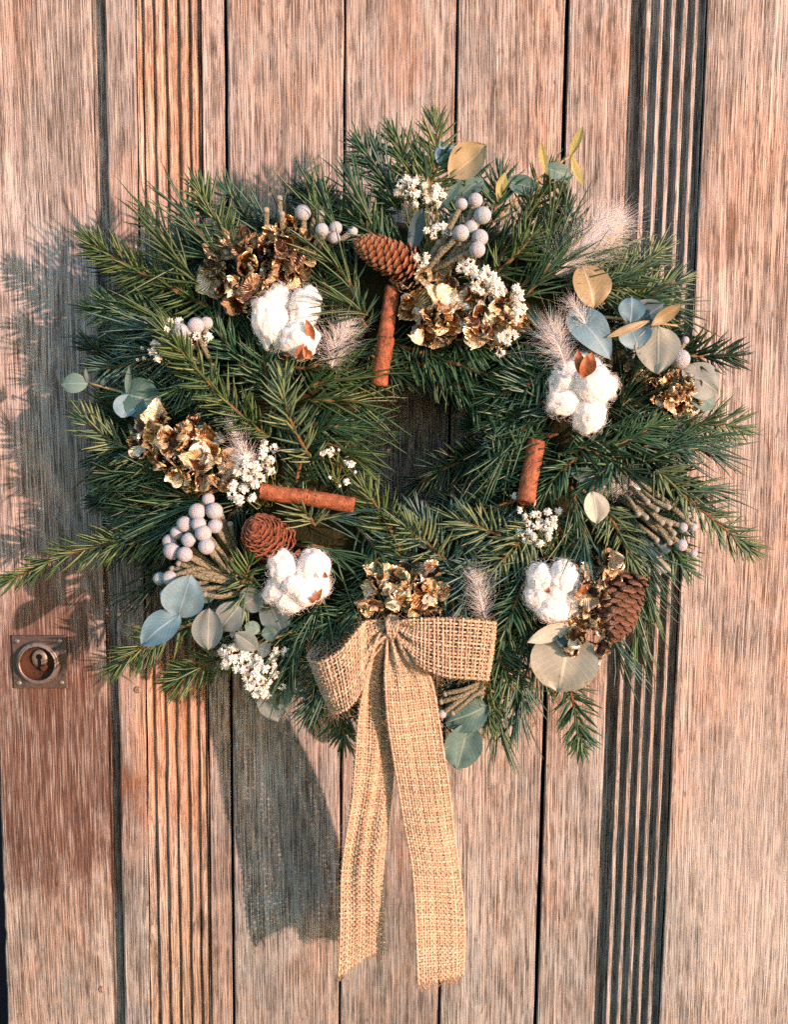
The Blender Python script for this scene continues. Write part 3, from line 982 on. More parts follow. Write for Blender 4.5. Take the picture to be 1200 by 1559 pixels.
cotton((452, 884, 0.110), [(432, 868, 22, 30, -12, 0.002), (476, 862, 25, 27, 8, 0.002), (422, 900, 21, 24, 10, 0.0), (464, 900, 24, 24, 0, 0.005), (440, 915, 20, 18, 0, 0.004), (484, 888, 18, 24, -15, 0.0), (448, 890, 20, 20, 0, 0.006)],
       [(452, 850, 456, 836, 14, -0.004), (480, 914, 490, 896, 10, 0.010), (470, 916, 484, 908, 9, 0.012), (496, 880, 494, 870, 8, 0.012)],
       'white cotton boll under the end-on pine cone, left of the bow')
cotton((845, 905, 0.110), [(823, 880, 22, 24, 0, 0.002), (856, 880, 24, 27, 12, 0.004), (820, 908, 22, 22, 0, 0.002), (842, 928, 27, 21, 6, 0.006), (875, 910, 22, 28, 8, 0.001), (846, 902, 22, 20, 0, 0.004)],
       [(836, 872, 838, 860, 10, 0.0), (884, 905, 892, 890, 12, 0.010), (832, 902, 836, 894, 8, 0.018)],
       'white cotton boll at lower right beside the hanging pine cone')


# ------------------------------------------------------------------ gilded dried hydrangea
def petal_mat(name, cols, metal, edge):
    g = NG(name)
    uv = g.n('ShaderNodeTexCoord')
    sep = g.n('ShaderNodeSeparateXYZ')
    g.l(uv.outputs['UV'], sep.inputs[0])
    oi = g.n('ShaderNodeObjectInfo').outputs['Random']
    nz = g.noise(g.map(uv.outputs['UV'], (1, 1, 1)), 3.5, 4, 0.65)
    nz2 = g.math('ADD', nz, g.math('MULTIPLY', g.math('SUBTRACT', oi, 0.5), 0.9))
    n = len(cols)
    base = g.ramp(nz2, [(0.22 + 0.56 * i / (n - 1), c) for i, c in enumerate(cols)])
    # veins fan from the petal's base
    ang = g.math('DIVIDE', g.math('SUBTRACT', sep.outputs[0], 0.5), g.math('ADD', sep.outputs[1], 0.25))
    vein = g.math('SINE', g.math('MULTIPLY', ang, 46))
    vf = g.ramp(vein, [(0.55, 0.0), (0.95, 1.0)])
    base = g.mix(g.math('MULTIPLY', vf, 0.45), base, tuple(x * 0.45 for x in cols[1]))
    ex = g.math('ABSOLUTE', g.math('SUBTRACT', sep.outputs[0], 0.5))
    ef = g.ramp(g.math('MAXIMUM', g.math('MULTIPLY', ex, 2.0), sep.outputs[1]), [(0.78, 0.0), (0.97, 1.0)])
    base = g.mix(g.math('MULTIPLY', ef, 0.75), base, edge)
    g.color(base)
    g.l(g.math('ADD', metal, g.math('MULTIPLY', ef, 0.3)), g.b.inputs['Metallic'])
    g.set(Roughness=0.25)
    g.bump(g.math('ADD', vein, g.math('MULTIPLY', nz, 2.0)), 0.5, 0.0007)
    return g.m


PET = {
    'gold': petal_mat('gilded_petal', [(0.035, 0.014, 0.007), (0.16, 0.062, 0.020), (0.50, 0.27, 0.08), (0.86, 0.76, 0.58)], 0.42, (0.92, 0.74, 0.42)),
    'bronze': petal_mat('bronze_petal', [(0.045, 0.024, 0.016), (0.13, 0.075, 0.045), (0.24, 0.16, 0.105), (0.42, 0.32, 0.21)], 0.30, (0.50, 0.38, 0.24)),
    'pale': petal_mat('pale_gilded_petal', [(0.07, 0.026, 0.010), (0.30, 0.13, 0.045), (0.70, 0.52, 0.30), (0.90, 0.84, 0.72)], 0.25, (0.88, 0.78, 0.58)),
}
STALK = simple('dry_stalk', [(0.10, 0.06, 0.03), (0.2, 0.13, 0.06)], 0.8, 0.2, False, 200)


def petal_variants(mat, k):
    out = []
    for s in range(k):
        nu, nv = 8, 8
        V, F, UV = [], [], []
        sd = R.random() * 60
        cup, curl = R.uniform(-0.2, 0.9), R.uniform(-0.6, 0.8)
        for i in range(nv):
            v = i / (nv - 1)
            wv = max(0.05, math.sin(math.pi * min(1, 0.10 + v ** 0.75 * 0.80)) ** 0.75) * (1.0 if v < 0.93 else 0.86)
            for j in range(nu):
                u = j / (nu - 1) * 2 - 1
                z = cup * 0.42 * u * u * wv + curl * v * v * 0.55 + 0.42 * noise.noise(Vector((u * 1.7 + sd, v * 2.1, sd))) * (0.3 + v) + 0.20 * noise.noise(Vector((u * 4.5 + sd, v * 4.5, sd + 3))) * v
                V.append(Vector((u * wv * 0.58, v * (1 - 0.10 * u * u + 0.06 * noise.noise(Vector((u * 3, sd, 1)))), z)))
                UV.append((j / (nu - 1), v))
        for i in range(nv - 1):
            for j in range(nu - 1):
                a = i * nu + j
                F.append((a, a + 1, a + nu + 1, a + nu))
        out.append(make_mesh('petal', V, F, mat, True, UV))
    return out


PETV = {k: petal_variants(m, 9) for k, m in PET.items()}


def hydrangea(c, blobs, label, pal, size=12.5):
    """blobs: (px, py, rx, ry, count, dome metres)"""
    C0 = P(*c)
    t = thing('dried_hydrangea', C0, label, 'dried flower', 'gilded dried hydrangea heads')
    placed = []
    for (bx, by, rx, ry, n, dome) in blobs:
        n = max(3, int(n * 0.8))
        k = tries = 0
        while k < n and tries < n * 60:
            tries += 1
            a, r = R.uniform(0, 2 * math.pi), math.sqrt(R.random())
            px, py = bx + math.cos(a) * r * rx, by + math.sin(a) * r * ry
            if any(math.hypot(px - x, py - y) < size * 1.35 for x, y in placed) and tries < n * 40:
                continue
            placed.append((px, py))
            k += 1
            h = c[2] + dome * (1 - r * r) - 0.006 * r
            pos = P(px, py, h)
            nd = Vector((math.cos(a) * r * 0.9 + R.gauss(0, 0.35), -1.0 + R.gauss(0, 0.15), -math.sin(a) * r * 0.9 + R.gauss(0, 0.35))).normalized()
            stem0 = pos - nd * 0.010
            a_ = np.array([tuple(stem0), tuple(pos - nd * 0.004), tuple(pos + nd * 0.0008)])
            Vv, Q = tubes([a_], [np.array([0.0005, 0.0006, 0.0012])], 6)
            fl = np_obj('floret', Vv, Q, STALK, t, loc=pos)
            x0 = nd.orthogonal().normalized()
            y0 = nd.cross(x0)
            ph = R.uniform(0, 6.28)
            tilt = rad(R.uniform(5, 62))
            for q_ in range(4):
                aa = ph + q_ * math.pi / 2 + R.gauss(0, 0.12)
                out = x0 * math.cos(aa) + y0 * math.sin(aa)
                tt = tilt + rad(R.gauss(0, 16))
                yd = out * math.cos(tt) + nd * math.sin(tt)
                zd = nd * math.cos(tt) - out * math.sin(tt)
                xd = yd.cross(zd)
                m = Matrix((xd, yd, zd)).transposed()
                s = size * M(h) * R.uniform(1.5, 2.3)
                shared('petal', R.choice(PETV[R.choice(pal)]), fl, pos + out * 0.0006, m.to_quaternion(), s)
    return t


hydrangea((395, 410, 0.100), [(365, 415, 46, 48, 17, 0.016), (440, 385, 36, 36, 10, 0.008)], 'bronze and gold dried hydrangea head above the upper left cotton boll', ['bronze', 'bronze', 'gold'], 14)
hydrangea((700, 470, 0.103), [(655, 465, 42, 46, 13, 0.016), (735, 480, 50, 36, 15, 0.012)], 'wide cream-gold dried hydrangea head below the sideways pine cone, edged with white blossom', ['gold', 'pale', 'pale'], 14.5)
hydrangea((282, 690, 0.100), [(255, 670, 42, 36, 13, 0.014), (300, 705, 46, 40, 13, 0.014)], 'gold dried hydrangea head at the left side of the wreath', ['gold', 'pale', 'gold'], 13.5)
hydrangea((615, 902, 0.106), [(580, 905, 30, 34, 8, 0.010), (640, 895, 38, 30, 11, 0.012)], 'golden-brown dried hydrangea head right above the burlap bow', ['gold', 'pale', 'gold'], 13.5)
hydrangea((1015, 595, 0.088), [(1022, 598, 38, 28, 22, 0.012), (972, 566, 12, 9, 3, 0.004)], 'small crumpled bronze-gold hydrangea head below pale eucalyptus at the right edge', ['bronze', 'gold', 'gold'], 8.5)
hydrangea((900, 930, 0.112), [(896, 905, 22, 36, 9, 0.010), (890, 968, 28, 28, 10, 0.008), (925, 864, 18, 14, 4, 0.006)], 'dark gold dried hydrangea head wedged between pine cone and cotton boll at lower right', ['gold', 'bronze', 'gold'], 12)

# ------------------------------------------------------------------ cinnamon
CIN = NG('cinnamon_bark')
tcv = CIN.n('ShaderNodeTexCoord').outputs['Object']
c1 = CIN.noise(tcv, 190, 6, 0.75)
c2 = CIN.noise(tcv, 700, 3, 0.6)
cb = CIN.ramp(c1, [(0.32, (0.075, 0.020, 0.008)), (0.5, (0.23, 0.068, 0.025)), (0.68, (0.38, 0.14, 0.058))])
cb = CIN.mix(CIN.math('MULTIPLY', CIN.ramp(c2, [(0.55, 0.0), (0.7, 1.0)]), 0.5), cb, (0.16, 0.05, 0.02))
CIN.color(cb)
CIN.set(Roughness=0.6)
CIN.bump(CIN.math('ADD', c1, CIN.math('MULTIPLY', c2, 0.5)), 0.9, 0.0016)
CINM = CIN.m


def cinnamon(a, b, width_px, label, crack=None):
    A, B = P(*a), P(*b)
    ax = (B - A)
    L = ax.length
    ax.normalize()
    t = thing('cinnamon_stick', A, label, 'cinnamon stick', 'cinnamon sticks in the wreath')
    n_ = (Vector((0, -1, 0)) - ax * -ax.y).normalized()
    s_ = ax.cross(n_)
    r0 = width_px * M(a[2]) * 0.5
    # two scrolls rolled towards each other
    prof = []
    for k in range(46):
        f = k / 45
        th = rad(-300) + rad(620) * f
        r = r0 * (0.50 + 0.50 * min(1, f * 1.9)) if f < 0.5 else r0 * (1.0 - 0.10 * (f - 0.5))
        prof.append((math.cos(th) * r, math.sin(th) * r * 0.92))
    inner = []
    for k, (x, y) in enumerate(prof):
        l = math.hypot(x, y)
        inner.append((x * (1 - 0.0011 / l), y * (1 - 0.0011 / l)))
    loop = prof + inner[::-1]
    m = len(loop)
    segs = []
    cuts = [0, 1] if crack is None else [0, crack, 1]
    for ci in range(len(cuts) - 1):
        f0, f1 = cuts[ci], cuts[ci + 1]
        if ci > 0:
            f0 += 0.006
        V, F = [], []
        ns = 22
        sd = R.random() * 30
        for i in range(ns + 1):
            f = f0 + (f1 - f0) * i / ns
            wob = 1 + 0.06 * noise.noise(Vector((f * 4, sd, 0))) - (0.05 if i in (0, ns) else 0)
            off = s_ * (r0 * 0.16 * noise.noise(Vector((f * 2.5, 1, sd)))) + s_ * (ci * r0 * 0.05)
            for k, (x, y) in enumerate(loop):
                w2 = wob * (1 + 0.05 * noise.noise(Vector((f * 9, k * 0.3, sd))))
                jag = ax * (0.0012 * noise.noise(Vector((k * 0.5, sd, 4)))) if i in (0, ns) else Vector()
                V.append(A + ax * (L * f) + s_ * (x * w2) + n_ * (y * w2) + off + jag)
        for i in range(ns):
            for k in range(m):
                F.append((i * m + k, i * m + (k + 1) % m, (i + 1) * m + (k + 1) % m, (i + 1) * m + k))
        h = m // 2
        for base in (0, ns * m):
            for k in range(h - 1):
                F.append((base + k, base + k + 1, base + m - 2 - k, base + m - 1 - k))
        mesh_obj('bark_roll', V, F, CINM, t, loc=A + ax * (L * f0))
    return t


cinnamon((599, 438, 0.100), (585, 520, 0.108), 24, 'dark upper cinnamon stick pointing down beside the wide cream-gold hydrangea')
cinnamon((588, 512, 0.112), (577, 586, 0.108), 26, 'short orange cinnamon stick ending at the upper left of the wreath opening')
cinnamon((397, 747, 0.112), (539, 768, 0.112), 25, 'long cracked cinnamon stick lying level at the left, above the end-on pine cone', 0.5)
cinnamon((817, 672, 0.096), (801, 766, 0.110), 28, 'cinnamon stick hanging at the right of the wreath opening, under the orange-husked cotton boll')

# ------------------------------------------------------------------ eucalyptus


def leaf_mat(name, a, b, vein, rough=0.55, transl=0.15):
    g = NG(name)
    tc = g.n('ShaderNodeTexCoord')
    sep = g.n('ShaderNodeSeparateXYZ')
    g.l(tc.outputs['UV'], sep.inputs[0])
    nz = g.noise(tc.outputs['Object'], 90, 5, 0.65)
    oi = g.n('ShaderNodeObjectInfo').outputs['Random']
    f = g.math('ADD', nz, g.math('MULTIPLY', g.math('SUBTRACT', oi, 0.5), 0.5))
    base = g.ramp(f, [(0.3, a), (0.7, b)])
    ex = g.math('ABSOLUTE', g.math('SUBTRACT', sep.outputs[0], 0.5))
    mid = g.ramp(ex, [(0.012, 1.0), (0.035, 0.0)])
    sv = g.math('SINE', g.math('MULTIPLY', g.math('SUBTRACT', sep.outputs[1], g.math('MULTIPLY', ex, 0.8)), 58))
    svf = g.ramp(sv, [(0.86, 0.0), (0.99, 0.5)])
    base = g.mix(g.math('MAXIMUM', g.math('MULTIPLY', mid, 0.75), g.math('MULTIPLY', svf, 0.55)), base, vein)
    sp = g.noise(tc.outputs['Object'], 520, 2, 0.5)
    base = g.mix(g.math('MULTIPLY', g.ramp(sp, [(0.66, 0.0), (0.74, 1.0)]), 0.25), base, tuple(x * 0.5 for x in a))
    bl = g.noise(tc.outputs['Object'], 170, 3, 0.6)
    base = g.mix(g.math('MULTIPLY', g.ramp(bl, [(0.62, 0.0), (0.70, 1.0)]), 0.45), base, (0.16, 0.11, 0.06))
    g.color(base)
    g.set(Roughness=rough)
    g.b.inputs['Specular IOR Level'].default_value = 0.3
    g.bump(g.math('ADD', g.math('MULTIPLY', mid, 0.8), g.math('ADD', nz, g.math('MULTIPLY', svf, 0.4))), 0.35, 0.0005)
    translucent_mix(g, transl, base)
    return g.m


LEAF = {
    'blue': leaf_mat('eucalyptus_blue', (0.085, 0.185, 0.245), (0.17, 0.29, 0.36), (0.27, 0.38, 0.42)),
    'teal': leaf_mat('eucalyptus_teal', (0.055, 0.13, 0.125), (0.12, 0.215, 0.20), (0.22, 0.32, 0.28)),
    'dark': leaf_mat('eucalyptus_dark', (0.03, 0.065, 0.082), (0.06, 0.11, 0.13), (0.12, 0.18, 0.19)),
    'gold': leaf_mat('eucalyptus_gilded', (0.23, 0.19, 0.105), (0.37, 0.315, 0.19), (0.47, 0.41, 0.26), 0.42),
    'pale': leaf_mat('eucalyptus_pale', (0.29, 0.315, 0.27), (0.42, 0.44, 0.375), (0.54, 0.54, 0.45)),
    'grey': leaf_mat('eucalyptus_grey', (0.10, 0.145, 0.15), (0.19, 0.24, 0.24), (0.29, 0.34, 0.32)),
    'yellow': leaf_mat('eucalyptus_yellow', (0.36, 0.36, 0.12), (0.52, 0.48, 0.20), (0.58, 0.55, 0.28), 0.5, 0.4),
}
ESTEM = simple('eucalyptus_stem', [(0.20, 0.15, 0.07), (0.34, 0.26, 0.13), (0.26, 0.24, 0.13)], 0.7, 0.2, False, 200)


def eucalyptus(label, stem, leaves):
    t = thing('eucalyptus_sprig', P(*stem[0]), label, 'eucalyptus', 'eucalyptus sprigs in the wreath')
    if len(stem) > 1:
        tube_obj('stem', [P(*s) for s in stem], 0.0012, 0.0007, ESTEM, t, 6, 16)
    for (bx, by, bh, tx, ty, th, wd, m, shp, wid) in leaves:
        bh, th = bh + 0.006, th + 0.008
        h = (bh + th) / 2
        nrm = Vector((R.gauss(0, 0.18), -1, R.gauss(0.1, 0.18)))
        blade('leaf', P(bx, by, bh), P(tx, ty, th), wd * M(h), LEAF[m], t, nrm, cup=R.uniform(0.05, 0.40), bend=R.uniform(-0.10, 0.16), shape=shp, nu=9, nv=13, wav=0.10, widest=wid)
    return t


O, LZ = 0.62, 0.85
eucalyptus('eucalyptus sprig with one big gilded leaf standing up at the top of the wreath', [(640, 400, 0.09), (668, 320, 0.09), (688, 264, 0.085)], [
    (690, 266, 0.086, 671, 214, 0.080, 38, 'blue', LZ, 0.5), (684, 270, 0.090, 741, 221, 0.094, 52, 'gold', 0.78, 0.5), (692, 306, 0.082, 736, 272, 0.078, 38, 'teal', O, 0.5),
    (658, 325, 0.09, 704, 276, 0.088, 18, 'teal', LZ, 0.5), (625, 388, 0.100, 643, 318, 0.098, 26, 'dark', O, 0.55), (653, 325, 0.094, 652, 268, 0.094, 13, 'gold', LZ, 0.5)])
eucalyptus('thin eucalyptus twig with small yellow and teal leaves at upper right', [(760, 330, 0.085), (800, 290, 0.082), (840, 258, 0.08), (876, 232, 0.075)], [
    (759, 308, 0.080, 769, 262, 0.080, 17, 'yellow', LZ, 0.5), (772, 275, 0.080, 818, 288, 0.078, 30, 'teal', O, 0.5), (832, 266, 0.080, 824, 215, 0.08, 12, 'yellow', LZ, 0.5),
    (828, 254, 0.078, 872, 272, 0.074, 26, 'teal', O, 0.5), (868, 240, 0.076, 888, 192, 0.075, 13, 'yellow', LZ, 0.5), (870, 236, 0.076, 889, 284, 0.075, 13, 'yellow', LZ, 0.5)])
eucalyptus('eucalyptus twig with blue, gilded and large pale heart-shaped leaves at the right', [(880, 478, 0.098), (950, 486, 0.104), (1032, 496, 0.10)], [
    (905, 470, 0.096, 886, 404, 0.090, 66, 'gold', O, 0.5), (866, 474, 0.100, 932, 546, 0.108, 54, 'blue', 0.78, 0.42), (960, 492, 0.104, 963, 452, 0.100, 40, 'blue', O, 0.5),
    (950, 505, 0.098, 1012, 462, 0.090, 50, 'dark', O, 0.5), (960, 495, 0.101, 972, 532, 0.104, 50, 'blue', O, 0.5), (992, 496, 0.108, 1039, 464, 0.106, 22, 'gold', LZ, 0.5),
    (1003, 496, 0.106, 1002, 570, 0.110, 66, 'pale', 0.72, 0.42), (990, 488, 0.106, 924, 514, 0.110, 13, 'gold', LZ, 0.5), (1038, 560, 0.080, 1094, 598, 0.078, 58, 'grey', O, 0.55), (1042, 590, 0.078, 1090, 620, 0.074, 40, 'teal', O, 0.5)])
eucalyptus('small eucalyptus twig reaching past the left side of the wreath', [(250, 616, 0.085), (196, 600, 0.082), (130, 582, 0.075)], [
    (134, 584, 0.075, 92, 585, 0.074, 31, 'teal', O, 0.5), (196, 600, 0.083, 184, 636, 0.086, 36, 'blue', O, 0.5), (186, 598, 0.080, 246, 614, 0.082, 60, 'teal', 0.58, 0.5),
    (193, 602, 0.083, 197, 556, 0.084, 10, 'teal', LZ, 0.5), (243, 612, 0.084, 239, 648, 0.086, 8, 'grey', LZ, 0.5), (134, 584, 0.075, 130, 560, 0.075, 7, 'grey', LZ, 0.5), (158, 590, 0.078, 158, 576, 0.08, 9, 'teal', LZ, 0.5)])
eucalyptus('eucalyptus sprig with big powdery blue round leaves at lower left', [(268, 936, 0.102), (318, 930, 0.098), (372, 918, 0.096)], [
    (270, 940, 0.104, 290, 876, 0.106, 66, 'blue', 0.58, 0.52), (274, 934, 0.104, 214, 982, 0.110, 50, 'blue', 0.66, 0.45), (318, 926, 0.100, 316, 990, 0.100, 52, 'grey', O, 0.5),
    (368, 918, 0.096, 334, 958, 0.096, 46, 'grey', O, 0.5), (366, 922, 0.098, 402, 902, 0.100, 42, 'grey', O, 0.5), (318, 918, 0.092, 305, 888, 0.090, 40, 'teal', O, 0.5), (405, 905, 0.088, 432, 968, 0.086, 46, 'dark', O, 0.5)])
eucalyptus('little grey-green eucalyptus twig over the white blossom at lower left', [(450, 960, 0.092), (415, 972, 0.094), (392, 984, 0.094)], [
    (392, 988, 0.096, 358, 964, 0.098, 30, 'grey', O, 0.5), (396, 960, 0.094, 372, 952, 0.094, 22, 'teal', O, 0.5), (392, 986, 0.094, 412, 992, 0.095, 24, 'grey', O, 0.5), (398, 966, 0.095, 425, 962, 0.097, 24, 'teal', O, 0.5)])
eucalyptus('drooping grey-green eucalyptus leaves under the white blossom at lower left', [(440, 1010, 0.075), (430, 1045, 0.074)], [
    (400, 1040, 0.072, 424, 1098, 0.068, 44, 'grey', O, 0.5), (440, 1020, 0.074, 428, 1082, 0.072, 28, 'teal', O, 0.5), (445, 1040, 0.074, 470, 1062, 0.072, 18, 'blue', LZ, 0.5)])
eucalyptus('eucalyptus twig with a pale oval leaf and dark lower leaves at the right', [(880, 740, 0.10), (930, 780, 0.096), (985, 830, 0.088)], [
    (902, 748, 0.112, 910, 797, 0.116, 40, 'pale', O, 0.5), (956, 834, 0.088, 1030, 828, 0.082, 36, 'dark', O, 0.5), (962, 846, 0.083, 1022, 868, 0.078, 26, 'pale', O, 0.5), (868, 718, 0.098, 930, 734, 0.098, 26, 'dark', O, 0.5)])
eucalyptus('large pale round eucalyptus leaf below the lower right cotton boll', [(880, 945, 0.095), (866, 962, 0.096)], [
    (868, 958, 0.098, 850, 1054, 0.102, 104, 'pale', 0.52, 0.5), (876, 950, 0.104, 803, 978, 0.108, 26, 'pale', LZ, 0.5), (852, 960, 0.102, 868, 988, 0.106, 34, 'dark', O, 0.5)])
eucalyptus('two teal eucalyptus leaves hanging below the right side of the bow', [(720, 1040, 0.08), (714, 1090, 0.078)], [
    (714, 1098, 0.080, 696, 1172, 0.078, 60, 'teal', 0.58, 0.5), (744, 1074, 0.078, 678, 1100, 0.078, 56, 'teal', O, 0.5)])

# ------------------------------------------------------------------ brunia berries
BALLM = NG('brunia_ball')
tcv = BALLM.n('ShaderNodeTexCoord').outputs['Object']
vor = BALLM.n('ShaderNodeTexVoronoi')
vor.inputs['Scale'].default_value = 10
BALLM.l(tcv, vor.inputs['Vector'])
oi = BALLM.n('ShaderNodeObjectInfo').outputs['Random']
bc = BALLM.ramp(vor.outputs['Distance'], [(0.05, (0.55, 0.60, 0.68)), (0.7, (0.33, 0.365, 0.41))])
bc = BALLM.mix(1.0, bc, BALLM.ramp(oi, [(0.0, (0.92, 0.97, 0.95)), (0.45, (1.0, 0.96, 0.97)), (0.8, (1.05, 1.0, 1.0)), (1.0, (0.82, 0.95, 0.92))]), 'MULTIPLY')
BALLM.color(bc)
BALLM.set(Roughness=0.85)
inv = BALLM.math('SUBTRACT', 1.0, vor.outputs['Distance'])
BALLM.bump(inv, 0.45, 0.10)
BALLM = BALLM.m
bm_ = bmesh.new()
bmesh.ops.create_icosphere(bm_, subdivisions=4, radius=1)
BALL_ME = make_mesh('brunia_ball', [v.co * (1 + 0.02 * noise.noise(v.co * 2)) for v in bm_.verts], [tuple(v.index for v in f.verts) for f in bm_.faces], BALLM)
bm_.free()
SN = NG('brunia_stem')
tcv = SN.n('ShaderNodeTexCoord').outputs['Object']
vv = SN.n('ShaderNodeTexVoronoi')
vv.inputs['Scale'].default_value = 900
SN.l(SN.map(tcv, (1, 1, 1)), vv.inputs['Vector'])
SN.color(SN.ramp(vv.outputs['Distance'], [(0.1, (0.27, 0.265, 0.19)), (0.7, (0.085, 0.085, 0.058))]))
SN.set(Roughness=0.9)
SN.bump(SN.math('SUBTRACT', 1.0, vv.outputs['Distance']), 0.7, 0.0006)
BSTEM = SN.m
BUDM = simple('brunia_bud', [(0.16, 0.18, 0.14), (0.28, 0.29, 0.24), (0.34, 0.33, 0.33)], 0.85, 0.15, False, 300, (900, 0.6, 0.0008))
BUD_ME = BALL_ME.copy()
BUD_ME.materials.clear()
BUD_ME.materials.append(BUDM)


def brunia(label, root, balls, stems_only=(), tip_r=None):
    t = thing('brunia_bunch', P(*root), label, 'brunia berries', 'brunia bunches in the wreath')
    Rt = P(*root)
    for k, (px, py, r, h) in enumerate(balls):
        c = P(px, py, h)
        st = Rt + Vector((R.gauss(0, 0.005), R.gauss(0, 0.003), R.gauss(0, 0.007)))
        mid = st.lerp(c, 0.55) + Vector((R.gauss(0, 0.002), -R.uniform(0.0, 0.004), R.gauss(0, 0.002)))
        s = tube_obj('stem', [st, mid, c], 0.0017, 0.0020, BSTEM, t, 8, 12, 0.00012)
        shared('ball', BALL_ME, s, c, Vector((R.gauss(0, 1), R.gauss(0, 1), R.gauss(0, 1))).to_track_quat('Z', 'Y'), r * M(h) * R.uniform(0.96, 1.04))
    for (ax_, ay, ah, bx, by, bh) in stems_only:
        A, B = P(ax_, ay, ah), P(bx, by, bh)
        mid = A.lerp(B, 0.5) + Vector((0, -0.003, R.gauss(0, 0.001)))
        s = tube_obj('stem', [A, mid, B], 0.0014, 0.0019, BSTEM, t, 8, 12, 0.00012)
        shared('bud', BUD_ME, s, B, None, 0.0021)
    return t


brunia('grey-white brunia berries on tan stems at the top, right of the sideways pine cone', (645, 418, 0.098), [
    (703, 311, 9, 0.108), (724, 305, 11, 0.105), (735, 328, 13.5, 0.110), (702, 355, 12.5, 0.116), (717, 346, 10, 0.110), (731, 362, 12, 0.113), (727, 380, 12, 0.118)],
    [(640, 425, 0.098, 668, 370, 0.106), (650, 415, 0.098, 690, 330, 0.104)])
brunia('large cluster of blue-grey brunia berries at the lower left beside the end-on pine cone', (372, 872, 0.088), [
    (317, 760, 10, 0.108), (300, 779, 12.5, 0.112), (326, 778, 12.5, 0.112), (281, 798, 12, 0.112), (302, 798, 12, 0.115), (327, 801, 11.5, 0.114), (269, 811, 10.5, 0.110), (309, 812, 12.5, 0.118),
    (258, 824, 11.5, 0.108), (287, 822, 11.5, 0.117), (262, 839, 13, 0.113), (281, 844, 12, 0.118), (314, 832, 12.5, 0.120), (243, 881, 10.5, 0.106), (258, 880, 11.5, 0.110), (252, 905, 9, 0.104)],
    [(372, 880, 0.094, 272, 858, 0.106), (372, 884, 0.096, 262, 866, 0.104), (365, 890, 0.096, 285, 872, 0.104), (360, 895, 0.098, 300, 897, 0.106), (362, 900, 0.098, 312, 905, 0.106), (360, 830, 0.092, 350, 798, 0.104), (366, 850, 0.09, 336, 785, 0.100)])
brunia('few blue-grey brunia berries and buds at the top behind the bronze hydrangea', (470, 400, 0.085), [
    (461, 324, 11.5, 0.100), (490, 350, 10, 0.104), (511, 347, 10, 0.100), (509, 363, 9, 0.102), (537, 352, 8, 0.098), (487, 328, 8, 0.096)],
    [(430, 372, 0.09, 425, 302, 0.098), (432, 375, 0.092, 429, 326, 0.102), (408, 370, 0.09, 405, 320, 0.098), (470, 380, 0.09, 480, 320, 0.096)])
brunia('three pale brunia berries in white blossom at the left, under the long fir sprig', (310, 560, 0.09), [
    (275, 506, 12.5, 0.110), (298, 496, 12, 0.108), (314, 492, 9.5, 0.105)])
brunia('single pale brunia berry under the large pale heart-shaped leaf', (1000, 600, 0.078), [(1036, 547, 14.5, 0.094), (1044, 518, 6, 0.086)])
brunia('fan of grey-green brunia buds at the right under the long pine needles', (930, 735, 0.085), [
    (1040, 803, 7.5, 0.092), (1056, 803, 6.5, 0.090), (1038, 830, 9.5, 0.094), (1056, 843, 6.5, 0.092)],
    [(950, 735, 0.09, 986, 764, 0.104), (960, 740, 0.09, 1000, 776, 0.102), (945, 745, 0.09, 972, 782, 0.104), (950, 752, 0.09, 984, 788, 0.104), (975, 745, 0.09, 1018, 772, 0.100), (965, 760, 0.09, 1008, 796, 0.100), (975, 770, 0.088, 1020, 798, 0.098), (985, 780, 0.088, 1026, 812, 0.096), (960, 790, 0.088, 1000, 822, 0.096), (990, 795, 0.088, 1020, 826, 0.096)])
brunia('pale brunia bud and stems poking out below the right loop of the bow', (735, 1040, 0.088), [(673, 1087, 7, 0.096)], [(735, 1042, 0.09, 672, 1068, 0.096), (738, 1046, 0.09, 690, 1085, 0.095), (730, 1040, 0.09, 678, 1056, 0.094)])

# ------------------------------------------------------------------ gypsophila
GYPM = simple('gypsophila_petal', [(0.92, 0.92, 0.90), (0.95, 0.95, 0.94), (0.93, 0.91, 0.83)], 0.8, 0.15, True, transl=0.25)
GSTEM = simple('gypsophila_stalk', [(0.10, 0.14, 0.05), (0.18, 0.20, 0.08)], 0.7, 0.2, False, 200)


def gyp_mesh():
    V, F = [], []
    for k in range(26):
        d = Vector((R.gauss(0, 1), -abs(R.gauss(0, 1)) - 0.1, R.gauss(0, 1))).normalized()
        x = d.orthogonal().normalized()
        x.rotate(Matrix.Rotation(R.uniform(0, 6.28), 3, d))
        y = d.cross(x)
        b = len(V)
        r = R.uniform(0.30, 0.46)
        c = d * R.uniform(0.55, 0.85)
        for m in range(6):
            a = 2 * math.pi * m / 6
            V.append(c + x * math.cos(a) * r + y * math.sin(a) * r * 0.7 + d * (0.22 * math.cos(2 * a) + R.uniform(-0.08, 0.12)))
        V.append(c - d * 0.25)
        for m in range(6):
            F.append((b + m, b + (m + 1) % 6, b + 6))
    return make_mesh('flower', V, F, GYPM, False)


GYPV = [gyp_mesh() for _ in range(6)]


